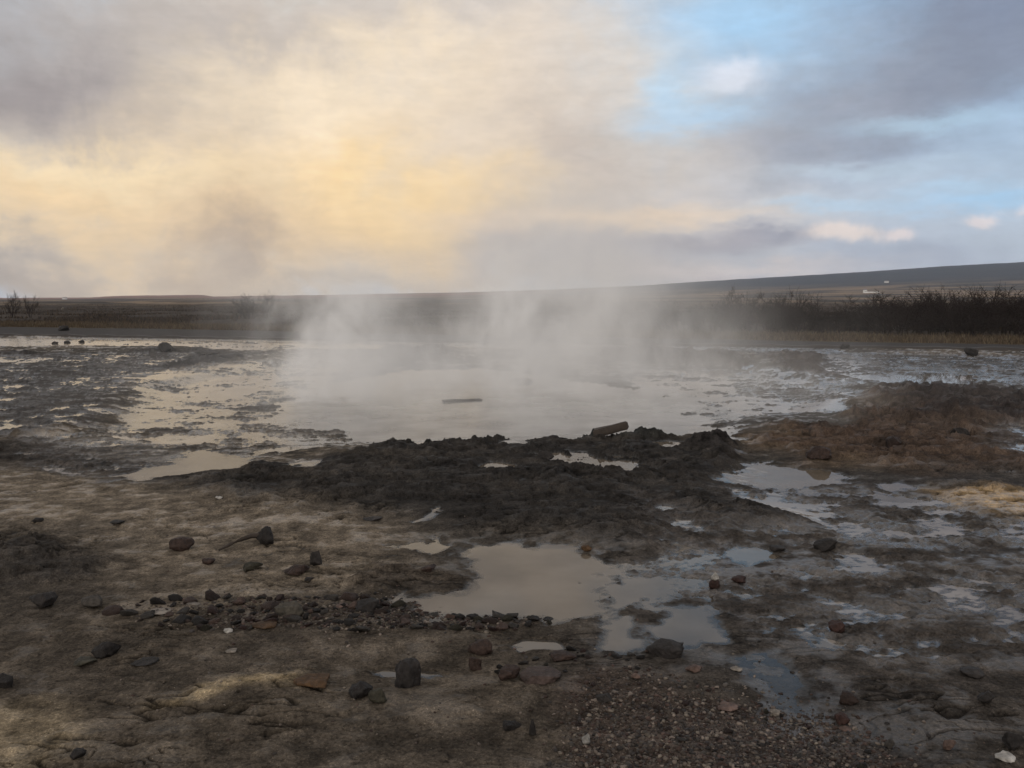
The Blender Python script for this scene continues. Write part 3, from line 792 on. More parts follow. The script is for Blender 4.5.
ROCKS = [
    (181, 544, 25, 14, RBROWN, 'reddish brown rounded rock alone on the tan sinter left of the rock with a twig'),
    (267, 538, 21, 16, RDARK, 'dark blocky rock at the thick end of the twig on the tan sinter'),
    (251, 566, 21, 9, ROLIVE, 'flat greyish rock in front of the twig on the tan sinter'),
    (209, 561, 14, 6, RBROWN, 'small flat brown stone between the reddish rock and the twig'),
    (298, 569, 27, 11, RBROWN, 'low brown lumpy rock touching an upright dark stone'),
    (317, 560, 13, 14, RDARK, 'upright dark stone standing behind a low brown lumpy rock'),
    (309, 578, 9, 4, RDARK, 'tiny dark stone just in front of the low brown lumpy rock'),
    (45, 601, 25, 15, RDARK, 'dark rock at the front foot of the layered mound at left'),
    (95, 602, 22, 11, RGREY, 'grey brown rock at the right front foot of the layered mound'),
    (85, 660, 21, 8, ROLIVE, 'low greenish rock lying left of a dark oval rock'),
    (107, 650, 22, 14, RDARK, 'dark oval tilted rock beside a low greenish rock'),
    (144, 661, 23, 4, RDARK, 'thin flat dark slab lying alone on the brown ground'),
    (5, 681, 20, 13, RDARK, 'dark rock cut by the left edge of the photo'),
    (309, 679, 36, 16, ROCHRE, 'orange brown rock lying alone on the olive ground'),
    (408, 676, 27, 25, RDARK, 'dark block of rock standing in the tiny puddle'),
    (361, 690, 23, 16, RDARK, 'dark rock at the left tip of the tiny puddle'),
    (379, 697, 21, 14, ROLIVE, 'olive dark rock just below the left tip of the tiny puddle'),
    (482, 646, 27, 15, RBROWN, 'dark red brown rock left of the round little puddle'),
    (474, 664, 15, 15, RBROWN, 'small dark brown rock below the rock left of the round little puddle'),
    (509, 673, 22, 14, RBROWN, 'left brown rock of the pair below the round little puddle'),
    (539, 674, 44, 17, (.085, .060, .052), 'long reddish grey rock of the pair below the round little puddle'),
    (560, 655, 32, 12, RBROWN, 'brown rock on the front rim of the round little puddle'),
    (668, 648, 42, 20, RDARK, 'dark clumped rock between the two brown puddles at centre right'),
    (428, 568, 20, 8, RBROWN, 'brown stone lying on top of the streaked rock by the central puddle'),
    (586, 548, 12, 6, ROCHRE, 'small ochre stone on the back edge of the central puddle'),
    (580, 585, 10, 5, RDARK, 'tiny dark stone lying in the right part of the central puddle'),
    (825, 545, 24, 11, RDARK, 'dark rock in front of the speckled blue puddles'),
    (777, 548, 16, 6, RDARK, 'low dark stone left of the dark rock by the blue puddles'),
    (715, 584, 12, 10, RRED, 'dark red stone carrying a small white stone'),
    (740, 580, 17, 8, RRED, 'dark red flat stone right of the stone carrying a white one'),
    (838, 627, 18, 13, RRED, 'dark red tilted stone on the wet grey ground'),
    (848, 698, 19, 11, RBROWN, 'red brown rounded stone right of the dull grey puddle'),
    (841, 719, 14, 11, RRED, 'small red brown stone at the lower tip of the dull grey puddle'),
    (970, 670, 24, 10, RDARK, 'low dark rock on wet grey ground near the right edge'),
    (985, 699, 16, 12, RDARK, 'dark crumbly stone below the low dark rock near the right edge'),
    (1014, 742, 15, 12, RDARK, 'dark stone just above the white flake in the lower right corner'),
    (1005, 756, 18, 6, RWHITE, 'flat white flake of sinter in the lower right corner'),
    (948, 745, 13, 10, RPINK, 'pinkish stone on wet grey ground near the lower right corner'),
    (889, 745, 9, 8, RGREY, 'small grey stone at the right end of the gravel patch'),
    (776, 712, 12, 7, RPALE, 'pale stone at the edge of the dull grey puddle above the gravel'),
    (816, 453, 30, 13, RBROWN, 'long brown tilted rock on the ochre slope of the right mound'),
    (893, 436, 20, 12, RBROWN, 'brown rock on top of the right mound'),
    (959, 433, 18, 9, RDARK, 'dark rock behind the right mound beside the pale blue puddle'),
    (166, 349, 15, 9, RDARK, 'dark lump of rock on the crest of the far left ridge'),
    (206, 354, 26, 5, RDARK, 'long flat dark rock right of the lump on the far left ridge'),
    (232, 356, 26, 6, RDARK, 'dark flat rock at the right end of the far left ridge'),
    (55, 343, 6, 3, RDARK, 'leftmost of three small dark stones on the pale wet flat'),
    (68, 343, 7, 3, RDARK, 'middle of three small dark stones on the pale wet flat'),
    (82, 342, 6, 3, RDARK, 'right one of three small dark stones on the pale wet flat'),
    (63, 329, 12, 6, RDARK, 'dark boulder standing on the grey path at left'),
    (845, 347, 9, 5, RDARK, 'small dark boulder at the path edge below the gap in the bushes'),
    (970, 351, 13, 8, RDARK, 'dark boulder at the path edge near the right side'),
    (640, 348, 16, 6, RDARK, 'dark lump of rock on the far rim behind the pool'),
    (523, 392, 26, 6, RGREY, 'grey flat stone rising from the steaming pool', 'rock', None, .5, None, .0, .42, .22),
    (77, 754, 14, 9, RDARK, 'dark stone near the lower left corner'),
    (117, 522, 12, 4, RDARK, 'thin dark stone on the tan ground above the layered mound'),
    (38, 520, 10, 5, RDARK, 'small dark stone left of the thin dark one above the layered mound'),
    (219, 498, 7, 3, RWHITE, 'small white flake on the tan ground left of the dark ridge'),
    (374, 517, 22, 5, RDARK, 'thin dark slab at the front of the dark ridge'),
    (546, 457, 18, 11, RDARK, 'dark boulder behind the white flake on the ridge'),
    (570, 460, 9, 5, RWHITE, 'small white flake lying on the dark ridge'),
    (585, 740, 10, 9, RWHITE, 'white pebble at the left edge of the gravel patch'),
    (604, 697, 16, 9, RDARK, 'dark rough stone above the left end of the gravel patch'),
    (512, 725, 18, 10, RDARK, 'dark crumbly lump on the grey foreground left of the gravel'),
    (532, 730, 7, 14, RDARK, 'thin upright dark shard beside the crumbly lump'),
    (470, 614, 9, 4, RPALE, 'pale flat stone on the front rim of the central puddle'),
    (533, 618, 13, 6, RDARK, 'dark stone on the front shore of the central puddle'),
    (549, 619, 13, 5, RDARK, 'dark stone at the right end of the row on the central puddle shore'),
    (340, 605, 15, 5, RPINK, 'pale pinkish flat stone in the rubble strip'),
    (289, 609, 30, 13, (.085, .075, .060), 'large olive grey stone at the middle of the rubble strip'),
    (267, 622, 28, 9, ROCHRE, 'ochre brown slab in front of the rubble strip'),
    (367, 606, 24, 12, RDARK, 'large dark stone at the back of the rubble strip by the puddle'),
    (193, 603, 14, 4, RPALE, 'pale flake behind the left part of the rubble strip'),
    (228, 631, 9, 5, RWHITE, 'white chip in front of the left part of the rubble strip'),
    (232, 650, 11, 4, RPALE, 'pale flake lying apart in front of the rubble strip'),
    (159, 611, 20, 4, RPALE, 'long pale flake at the left end of the rubble strip'),
    (695, 668, 18, 9, RPINK, 'pale pinkish stone above the right half of the gravel patch'),
    (727, 706, 22, 6, RPINK, 'pale flat slab at the upper edge of the gravel patch'),
    (737, 668, 13, 5, RPALE, 'thin pale flake on the wet ground above the gravel patch'),
    (845, 728, 12, 6, RPINK, 'pale pink chip at the upper right edge of the gravel patch'),
    (636, 676, 10, 5, RPINK, 'pale stone at the upper left tip of the gravel patch'),
    (500, 601, 8, 4, RPALE, 'small pale chip lying in the central puddle'),
]
for r_ in ROCKS:
    stone_at('rock', *r_)
white = stone_at('pebble', 715, 578, 8, 7, RWHITE, 'small white stone sitting on a dark red stone', 'pebble')
# rest the white stone on the red one
red = [o for o in col.objects if o.get('label') == 'dark red stone carrying a small white stone'][0]
tz = red.location.z + max(v.co.z for v in red.data.vertices)
white.location = (red.location.x, red.location.y, tz - .008)

# rubble strip: individual stones, then fine chips
def in_poly(px, py, poly):
    c = False; n = len(poly)
    for i in range(n):
        x1, y1 = poly[i]; x2, y2 = poly[(i + 1) % n]
        if (y1 > py) != (y2 > py) and px < x1 + (py - y1) * (x2 - x1) / (y2 - y1): c = not c
    return c
STRIP = [(98, 616), (150, 606), (250, 602), (330, 600), (380, 594), (440, 606), (510, 614), (555, 622), (510, 634), (430, 634), (350, 638), (280, 632), (200, 640), (150, 630)]
CLUMP = [(490, 682), (500, 662), (545, 656), (580, 648), (590, 660), (640, 652), (690, 646), (660, 664), (600, 668), (560, 684)]
GRAVEL = [(585, 695), (600, 678), (640, 672), (680, 690), (740, 700), (800, 712), (845, 728), (880, 762), (905, 800), (560, 800), (575, 740)]

def bank(name, n_shapes, sub):
    out = []
    for i in range(n_shapes):
        v, f = rock_shape(900 + i, sub, .7, .14)
        out.append((v, f))
    return out
strip_meshes = []
for i in range(12):
    v, f = rock_shape(700 + i, 3, .7, .15)
    v = v * np.array([1, random.uniform(.6, .95), random.uniform(.35, .7)])
    o = new_mesh('stone', v, f.ravel(), 3, M_rock)
    colr = [RBROWN, RDARK, RBROWN, RGREY, RDARK, RRED, ROLIVE, RBROWN, (.10, .07, .06), RDARK, RGREY, RPINK][i]
    set_tint(o.data, np.array(colr)[None, :] * .55 * (1 + .3 * perlin(v[:, 0] * 1.5 + i, v[:, 1] * 1.5 + v[:, 2]))[:, None])
    strip_meshes.append(o)
def scatter(poly, n, lo, hi, label, group, bias=1.8, dens=None):
    xs = [p[0] for p in poly]; ys = [p[1] for p in poly]
    k = 0; taken = []
    pts = []
    while k < n:
        px, py = random.uniform(min(xs), max(xs)), random.uniform(min(ys), max(ys))
        if not in_poly(px, py, poly): continue
        if dens and random.random() > dens(px, py): continue
        wpx = lo + (hi - lo) * random.random() ** bias
        if any(abs(px - a) < (wpx + c_) * .42 and abs(py - b_) < (wpx + c_) * .22 for a, b_, c_ in taken):
            if random.random() < .93: continue
        taken.append((px, py, wpx)); pts.append((px, py, wpx)); k += 1
    P = np.array([at(px, py) for px, py, _ in pts])
    zz = field(P[:, 0], P[:, 1])[0]
    for (px, py, wpx), (x, y), z in zip(pts, P, zz):
        src = random.choice(strip_meshes)
        o = src.copy(); col.objects.link(o)
        s_ = wpx / FPX * math.hypot(x, y) / 2
        o.scale = (s_, s_ * random.uniform(.8, 1.1), s_ * random.uniform(.8, 1.2))
        o.rotation_euler = (random.uniform(-.3, .3), random.uniform(-.3, .3), random.uniform(0, 6.28))
        o.location = (x, y, z + s_ * .16)
        prop(o, label=label, category='stone', group=group)
scatter(STRIP, 210, 6, 21, 'small brown stone in the rubble strip before the central puddle', 'stones of the rubble strip', 1.6,
        lambda px, py: (.35 if px < 250 else 1.0))
scatter(CLUMP, 26, 6, 16, 'small dark stone in the clump below the round little puddle', 'stones of the clump below the round puddle')
scatter(GRAVEL, 80, 6, 13, 'larger brown stone among the gravel patch in the foreground', 'larger stones of the gravel patch', 2.2)
for o in strip_meshes:
    bpy.data.objects.remove(o)

def gravel(name, spots, colors, material):
    vs_, fs_, cs_, off = [], [], [], 0
    V0, F0 = ICO[1]
    P = np.array([s[:2] for s in spots]); zz = field(P[:, 0], P[:, 1])[0]
    for (x, y, s_), z in zip(spots, zz):
        v = V0 * rng.uniform(.7, 1.25, size=(len(V0), 1))
        v = v * np.array([1, rng.uniform(.5, .95), rng.uniform(.3, .65)]) * s_
        M = np.array(Euler((random.uniform(-.5, .5), random.uniform(-.5, .5), random.uniform(0, 6.28))).to_matrix())
        v = v @ M.T + np.array([x, y, z + s_ * .06])
        vs_.append(v); fs_.append(F0 + off); off += len(v)
        c = np.array(colors[rng.integers(len(colors))]) * rng.uniform(.45, 1.05)
        cs_.append(np.repeat(c[None, :], len(v), 0))
    o = new_mesh(name, np.concatenate(vs_), np.concatenate(fs_).ravel(), 3, material, smooth=False)
    set_tint(o.data, np.concatenate(cs_)); prop(o, kind='stuff'); return o
GC = [RBROWN, (.075, .062, .052), RDARK, RGREY, (.06, .048, .040), (.085, .066, .055), (.12, .098, .082), (.16, .135, .11), (.09, .06, .05), RDARK, RBROWN, (.19, .155, .13)]
sp = []
while len(sp) < 9000:
    px, py = random.uniform(540, 930), random.uniform(668, 800)
    if in_poly(px + random.gauss(0, 14), py + random.gauss(0, 9), GRAVEL) or (random.random() < .03):
        if py < 690 + (px - 600) * .12 and random.random() < .45: continue
        x, y = at(px, py)
        sp.append((x, y, .003 + .011 * random.random() ** 2.8))
g1 = gravel('gravel', sp, GC, M_gravel)
prop(g1, label='brown and grey gravel patch in the foreground right of centre', category='gravel')
sp = []
while len(sp) < 2600:
    px, py = random.gauss(380, 130), random.gauss(620, 16)
    if in_poly(px, py, STRIP) or in_poly(px, py, CLUMP) or random.random() < .10:
        x, y = at(px, py); sp.append((x, y, .004 + .011 * random.random() ** 2))
while len(sp) < 3300:
    px, py = random.uniform(60, 1000), random.uniform(520, 768)
    x, y = at(px, py); sp.append((x, y, .003 + .007 * random.random() ** 3))
g2 = gravel('rubble', sp, GC, M_gravel)
prop(g2, label='fine stone chips of the rubble strip and scattered around it', category='gravel')

# ---------------------------------------------------------------- twig, timber, floating plank
m, t, b = mat('dark_wood')
n = noise_node(t, 14, 5); cr = t.nodes.new('ShaderNodeValToRGB')
cr.color_ramp.elements[0].color = (.020, .016, .014, 1); cr.color_ramp.elements[1].color = (.075, .060, .050, 1)
t.links.new(n.outputs['Fac'], cr.inputs[0]); t.links.new(cr.outputs[0], b.inputs['Base Color']); b.inputs['Roughness'].default_value = .65; b.inputs['Specular IOR Level'].default_value = .15
bump(t, b, n.outputs['Fac'], .6, .01)
M_wood = m

def tube(verts, faces, pts, radii, nseg=8):
    base = len(verts); npt = len(pts)
    for i, p in enumerate(pts):
        d = (pts[min(i + 1, npt - 1)] - pts[max(i - 1, 0)]).normalized()
        u = d.orthogonal().normalized(); w = d.cross(u)
        for k in range(nseg):
            a = 2 * math.pi * k / nseg
            verts.append(tuple(p + (u * math.cos(a) + w * math.sin(a)) * radii[i]))
    for i in range(npt - 1):
        for k in range(nseg):
            a = base + i * nseg + k; b_ = base + i * nseg + (k + 1) % nseg
            faces += [a, b_, b_ + nseg, a + nseg]

v, f = [], []
pp = []
for px, py, dz in ((219, 550, .012), (230, 547, .03), (242, 544, .05), (252, 542, .055), (259, 541, .05)):
    x, y, z = hgt(px, py + 2); pp.append(Vector((x, y, z + dz)))
o0 = pp[2].copy()
tube(v, f, [p - o0 for p in pp], [.006, .011, .014, .016, .018], 7)
tw = new_mesh('twig', np.array(v), np.array(f), 4, M_wood); tw.location = o0
prop(tw, label='thin dark twig leaning against the dark blocky rock on tan ground', category='twig')

def timber(name, p0, p1, w, hgt_, label, cat):
    d = (p1 - p0); Lh = d.length / 2; c = (p0 + p1) / 2
    bm = bmesh.new(); bmesh.ops.create_cube(bm, size=1)
    bmesh.ops.subdivide_edges(bm, edges=bm.edges[:], cuts=5, use_grid_fill=True)
    for q in bm.verts:
        q.co.x *= 2 * Lh; q.co.y *= w; q.co.z *= hgt_
        k = perlin(np.array([q.co.x * 4 + 3]), np.array([q.co.y * 9 + q.co.z * 7]))[0]
        q.co += Vector((.06 * k * w, .12 * k * w, .12 * k * hgt_))
    bmesh.ops.bevel(bm, geom=[e for e in bm.edges if e.calc_face_angle(0) > .8], offset=min(w, hgt_) * .12, segments=2, affect='EDGES')
    me = bpy.data.meshes.new(name); bm.to_mesh(me); bm.free()
    me.materials.append(M_wood)
    o = bpy.data.objects.new(name, me); col.objects.link(o)
    o.location = c; o.rotation_euler = d.to_track_quat('X', 'Z').to_euler()
    prop(o, label=label, category=cat); return o
def crest(px, ya=8.6, yb=11.6):
    """the point of the ridge that stands highest to the eye in a column of the photograph"""
    yy = np.linspace(ya, yb, 200); xx = (px - 512) / FPX * yy
    zz = field(xx, yy)[0]; k = int(np.argmax((zz - CAM_H) / yy)); return xx[k], yy[k], zz[k]
xa, ya, za = crest(596); xb, yb, zb = crest(629)
zt = max(za, zb)
timber('timber', Vector((xa - .02, (ya + yb) / 2, zt - .035)), Vector((xb, (ya + yb) / 2 - .08, zt + .075)), .10, .085, 'dark squared timber jutting from the ridge over the pool edge', 'timber')
x0, y0 = at(443, 402, -.10); x1, y1 = at(484, 400, -.10)
timber('driftwood', Vector((x0, y0, -.085)), Vector((x1 - .05, y1, -.092)), .14, .034, 'thin dark plank floating in the steaming pool', 'driftwood')

# ---------------------------------------------------------------- dry grass and heath
def blade_mat(name, c0, c1):
    m, t, b = mat(name)
    a = t.nodes.new('ShaderNodeAttribute'); a.attribute_name = 'tint'
    t.links.new(a.outputs['Color'], b.inputs['Base Color']); b.inputs['Roughness'].default_value = .8
    b.inputs['Specular IOR Level'].default_value = .06
    return m
M_blade = blade_mat('dry_grass', None, None)

def blades(name, spots, hmin, hmax, wid, nb, colors, spread, label, cat):
    n = len(spots); S = np.repeat(np.array(spots), nb, 0); k = len(S)
    z = field(S[:, 0], S[:, 1])[0]
    a = rng.uniform(0, 2 * np.pi, k); hh = rng.uniform(hmin, hmax, k)
    bx = S[:, 0] + rng.normal(0, spread, k); by = S[:, 1] + rng.normal(0, spread, k)
    lx, ly = rng.normal(0, .35, k) * hh, rng.normal(0, .35, k) * hh
    w = wid * rng.uniform(.6, 1.3, k)
    dx, dy = np.cos(a) * w, np.sin(a) * w
    p0 = np.stack([bx - dx, by - dy, z - .03], 1); p1 = np.stack([bx + dx, by + dy, z - .03], 1)
    p2 = np.stack([bx + lx, by + ly, z + hh], 1)
    v = np.stack([p0, p1, p2], 1).reshape(-1, 3)
    o = new_mesh(name, v, np.arange(len(v)), 3, M_blade, smooth=False)
    cc = np.array(colors)[rng.integers(len(colors), size=k)] * rng.uniform(.7, 1.25, (k, 1))
    set_tint(o.data, np.repeat(cc, 3, 0)); prop(o, kind='stuff', label=label, category=cat); return o
sp = []
while len(sp) < 9000:
    s_ = random.uniform(-30, 75); tt = float(path_width(s_)) + abs(random.gauss(.2, 1.7)) + .25
    sp.append((KERB_A[0] + _pd[0] * s_ + _pn[0] * tt, KERB_A[1] + _pd[1] * s_ + _pn[1] * tt))
blades('grass', sp, .06, .24, .016, 9, [(.100, .075, .048), (.075, .053, .036), (.140, .112, .074), (.05, .038, .028)], .16,
       'dry straw coloured grass along the far edge of the path', 'grass')
sp = []
while len(sp) < 9000:
    a = random.uniform(-R(42), R(42)); r_ = 1 / random.uniform(1 / 420, 1 / 44)
    x, y = r_ * math.sin(a), r_ * math.cos(a)
    s_, tt = path_coord(x, y)
    if tt < float(path_width(s_)) + 3.0: continue
    if perlin(np.array([x / 7]), np.array([y / 11]))[0] < .04: continue
    sp.append((x, y))
blades('heath', sp, .06, .26, .05, 12, [(.040, .032, .028), (.055, .042, .034), (.035, .030, .026), (.075, .055, .038)], .5,
       'low dark brown heath covering the plain beyond the path', 'heath')

# ---------------------------------------------------------------- bare bushes
m, t, b = mat('bark')
n = noise_node(t, 9, 4); cr = t.nodes.new('ShaderNodeValToRGB')
cr.color_ramp.elements[0].color = (.018, .015, .015, 1); cr.color_ramp.elements[1].color = (.046, .036, .033, 1)
t.links.new(n.outputs['Fac'], cr.inputs[0]); t.links.new(cr.outputs[0], b.inputs['Base Color']); b.inputs['Roughness'].default_value = .9; b.inputs['Specular IOR Level'].default_value = .06
M_bark = m
def grow_bush(seed, h, spread, stems, upright=.5):
    g = random.Random(seed)
    cv, cf = [], []
    stems_ = []
    def br(p, d, ln, rad, depth, thick):
        nseg = 3
        pts = [p]; q = p
        for i in range(nseg):
            d = (d + Vector((g.gauss(0, .16), g.gauss(0, .16), g.gauss(.05, .10)))).normalized()
            q = q + d * ln / nseg; pts.append(q)
        rr = [rad * (1 - .5 * i / nseg) for i in range(nseg + 1)]
        if thick:
            tv, tf = [], []; tube(tv, tf, pts, rr, 5); stems_.append((tv, tf))
        else: tube(cv, cf, pts, rr, 3)
        if depth == 0: return
        for i in range(g.randint(4, 6)):
            k = g.uniform(.25, 1.0); base = pts[0].lerp(pts[-1], k)
            j = min(int(k * nseg), nseg - 1); base = pts[j].lerp(pts[j + 1], k * nseg - j)
            side = Vector((g.gauss(0, 1), g.gauss(0, 1), g.gauss(.2, .5))).normalized()
            nd = (d * upright * 1.6 + side * .8).normalized()
            br(base, nd, ln * g.uniform(.45, .68), max(rad * .48, .005), depth - 1, False)
    for i in range(stems):
        a = g.uniform(0, 6.28); rr = spread * g.uniform(0, .55)
        p = Vector((math.cos(a) * rr, math.sin(a) * rr, -.06))
        d = Vector((math.cos(a) * g.uniform(0, .55), math.sin(a) * g.uniform(0, .55), 1)).normalized()
        br(p, d, h * g.uniform(.38, .66), .022 * h / 1.6 * g.uniform(.8, 1.2), 3, True)
    return stems_, cv, cf
protos = []
for i, (h, sp_, st, up) in enumerate(((2.0, 1.1, 8, .45), (1.6, 1.3, 9, .35), (2.5, .9, 6, .75), (1.2, 1.2, 9, .3), (2.2, .6, 4, .95))):
    stems_, cv, cf = grow_bush(40 + i, h, sp_, st, up)
    top = max(c[2] for c in cv)
    e = bpy.data.objects.new('bush', None); col.objects.link(e)
    s_ = h / top
    a = [new_mesh('stem', np.array(tv) * s_, np.array(tf), 4, M_bark, e) for tv, tf in stems_]
    c = new_mesh('crown', np.array(cv) * s_, np.array(cf), 4, M_bark, e)
    protos.append((e, a, c, h))
used = set()
def bush(px, y_, kind, hpx_top, label, group=None, wide=1.0):
    """a bare bush at distance y_ whose top shows at hpx_top"""
    x = (px - 512) / FPX * y_
    z = float(field(np.array([x]), np.array([float(y_)]))[0][0])
    e, a, c, h0 = protos[kind]
    if kind in used:
        e2 = e.copy(); col.objects.link(e2)
        for ch in (*a, c):
            k = ch.copy(); col.objects.link(k); k.parent = e2
    else:
        e2 = e; used.add(kind)
    want = CAM_H + (HORIZON - hpx_top) / FPX * y_ - z
    s_ = want / h0
    e2.location = (x, y_, z); e2.scale = (s_ * wide, s_ * wide, s_); e2.rotation_euler = (0, 0, random.uniform(0, 6.28))
    prop(e2, label=label, category='bush')
    if group: e2['group'] = group
    return e2
G1 = 'bare bushes of the thicket beyond the path at right'
TH = 'bare dark bush in the dense thicket beyond the path at right'
for px, y_, kd, top, wd in ((890, 37, 1, 296, 1.2), (912, 40, 0, 292, 1.1), (930, 36, 1, 294, 1.2), (955, 38, 0, 291, 1.2), (975, 41, 1, 293, 1.2),
                            (1000, 36, 0, 290, 1.2), (1020, 39, 1, 292, 1.2), (1045, 37, 0, 288, 1.2), (1075, 38, 1, 290, 1.2), (878, 42, 3, 301, 1.3),
                            (905, 34, 3, 303, 1.3), (945, 33.5, 3, 304, 1.3), (990, 32.5, 3, 303, 1.3), (1030, 32, 3, 302, 1.3), (965, 34, 1, 297, 1.2), (1010, 34, 1, 297, 1.2), (920, 36, 3, 299, 1.4)):
    bush(px, y_, kd, top - 8, TH, G1, wd)
G2 = 'bare bushes of the thinner row behind the steam'
TL = 'bare dark bush in the thinner row between the steam and the thicket'
for px, y_, kd, top, wd in ((722, 42, 0, 296, 1.1), (745, 39, 1, 299, 1.2), (768, 41, 0, 296, 1.2), (790, 38, 1, 299, 1.2), (808, 41, 0, 297, 1.1), (830, 39, 3, 304, 1.4),
                            (852, 40, 3, 305, 1.4), (775, 37, 3, 304, 1.4), (740, 37, 3, 305, 1.4), (812, 37, 3, 306, 1.4), (700, 41, 3, 304, 1.3), (672, 43, 1, 301, 1.2), (640, 44, 3, 303, 1.3), (612, 46, 1, 302, 1.1)):
    bush(px, y_, kd, top - 6, TL, G2, wd)
bush(940, 39, 2, 282, 'tallest bare bush in the middle of the dense thicket at right')
bush(985, 40, 4, 280, 'slim bare tree rising above the right end of the thicket')
bush(922, 41, 4, 285, 'slim bare tree left of the tallest bush in the thicket')
bush(738, 43, 2, 283, 'tall feathery bare bush at the left of the thinner row')
bush(776, 41, 4, 287, 'slender bare sapling in the middle of the thinner row')
bush(792, 42, 4, 284, 'upright bare sapling at the right of the thinner row')
bush(14, 72, 2, 288, 'lone bare bush beyond the path near the left edge', wide=.8)
bush(32, 72, 4, 292, 'thin bare sapling right of the lone bush near the left edge', wide=.8)
bush(252, 70, 1, 292, 'low wide bare bush beyond the path left of the steam')
bush(268, 70, 2, 288, 'taller bare bush beside the low wide one left of the steam', wide=.8)

# ---------------------------------------------------------------- marker post, far houses
def simple_mat(name, c, rough=.7):
    m, t, b = mat(name)
    n = noise_node(t, 3, 4); cr = t.nodes.new('ShaderNodeValToRGB')
    cr.color_ramp.elements[0].color = (*[v * .8 for v in c], 1); cr.color_ramp.elements[1].color = (*[min(v * 1.15, 1) for v in c], 1)
    t.links.new(n.outputs['Fac'], cr.inputs[0]); t.links.new(cr.outputs[0], b.inputs['Base Color']); b.inputs['Roughness'].default_value = rough
    return m
M_white = simple_mat('white_wall', (.78, .77, .74)); M_roof = simple_mat('roof', (.20, .17, .17)); M_glass = simple_mat('window_glass', (.04, .045, .05), .15)

def boxm(name, size, loc, material, parent=None, bev=0.0):
    bm = bmesh.new(); bmesh.ops.create_cube(bm, size=1)
    for q in bm.verts: q.co = Vector((q.co.x * size[0], q.co.y * size[1], q.co.z * size[2]))
    if bev: bmesh.ops.bevel(bm, geom=bm.edges[:], offset=bev, segments=2, affect='EDGES')
    me = bpy.data.meshes.new(name); bm.to_mesh(me); bm.free(); me.materials.append(material)
    o = bpy.data.objects.new(name, me); col.objects.link(o); o.location = loc
    if parent: o.parent = parent
    return o
x = (236 - 512) / FPX * 58; y = 58.0; z = float(field(np.array([x]), np.array([y]))[0][0])
p = bpy.data.objects.new('marker_post', None); col.objects.link(p); p.location = (x, y, z)
prop(p, label='short dark wooden post beyond the path left of the steam', category='post')
boxm('post', (.22, .22, .85), (0, 0, .36), M_wood, p, .02); boxm('cap', (.27, .27, .05), (0, 0, .80), M_wood, p, .015)

def house(px, dist, L, W, Hh, label, annex=0, rot=0.0):
    x = (px - 512) / FPX * dist; y = dist
    z = float(field(np.array([x]), np.array([float(y)]))[0][0])
    e = bpy.data.objects.new('farmhouse', None); col.objects.link(e); e.location = (x, y, z); e.rotation_euler = (0, 0, rot)
    prop(e, label=label, category='house')
    boxm('wall', (L, W, Hh), (0, 0, Hh / 2), M_white, e)
    def roof(l, w, zb, rh, cx):
        v = np.array([(-l / 2, -w / 2, 0), (l / 2, -w / 2, 0), (l / 2, w / 2, 0), (-l / 2, w / 2, 0), (-l / 2, 0, rh), (l / 2, 0, rh)]) + np.array([cx, 0, zb])
        me = bpy.data.meshes.new('roof'); me.from_pydata(v.tolist(), [], [(0, 1, 5, 4), (2, 3, 4, 5), (0, 4, 3), (1, 2, 5), (0, 3, 2, 1)])
        me.materials.append(M_roof); o = bpy.data.objects.new('roof', me); col.objects.link(o); o.parent = e
    roof(L * 1.06, W * 1.1, Hh + .03, Hh * .55, 0)
    for k in (-.3, 0, .3): boxm('window', (L * .12, .1, Hh * .35), (k * L, -W / 2 - .02, Hh * .55), M_glass, e)
    if annex:
        boxm('annex', (annex, W * .9, Hh * .42), (L / 2 + annex / 2 + .05, 0, Hh * .21), M_white, e)
        roof(annex, W * .95, Hh * .42 + .03, Hh * .12, L / 2 + annex / 2 + .3)
    return e
house(863, 1500, 5, 5, 5, 'far white farmhouse with a long low wing on the plain at right', annex=22)
house(884, 2300, 10, 6, 3.5, 'tiny pale building on the slope above the far white farmhouse')
house(67, 1900, 8, 6, 3, 'tiny white house on the skyline at far left')
stone_at('boulder', 63, 309, 3, 2.4, RPALE, 'small pale boulder beyond the grassy path edge at left', 'boulder', sub=3)

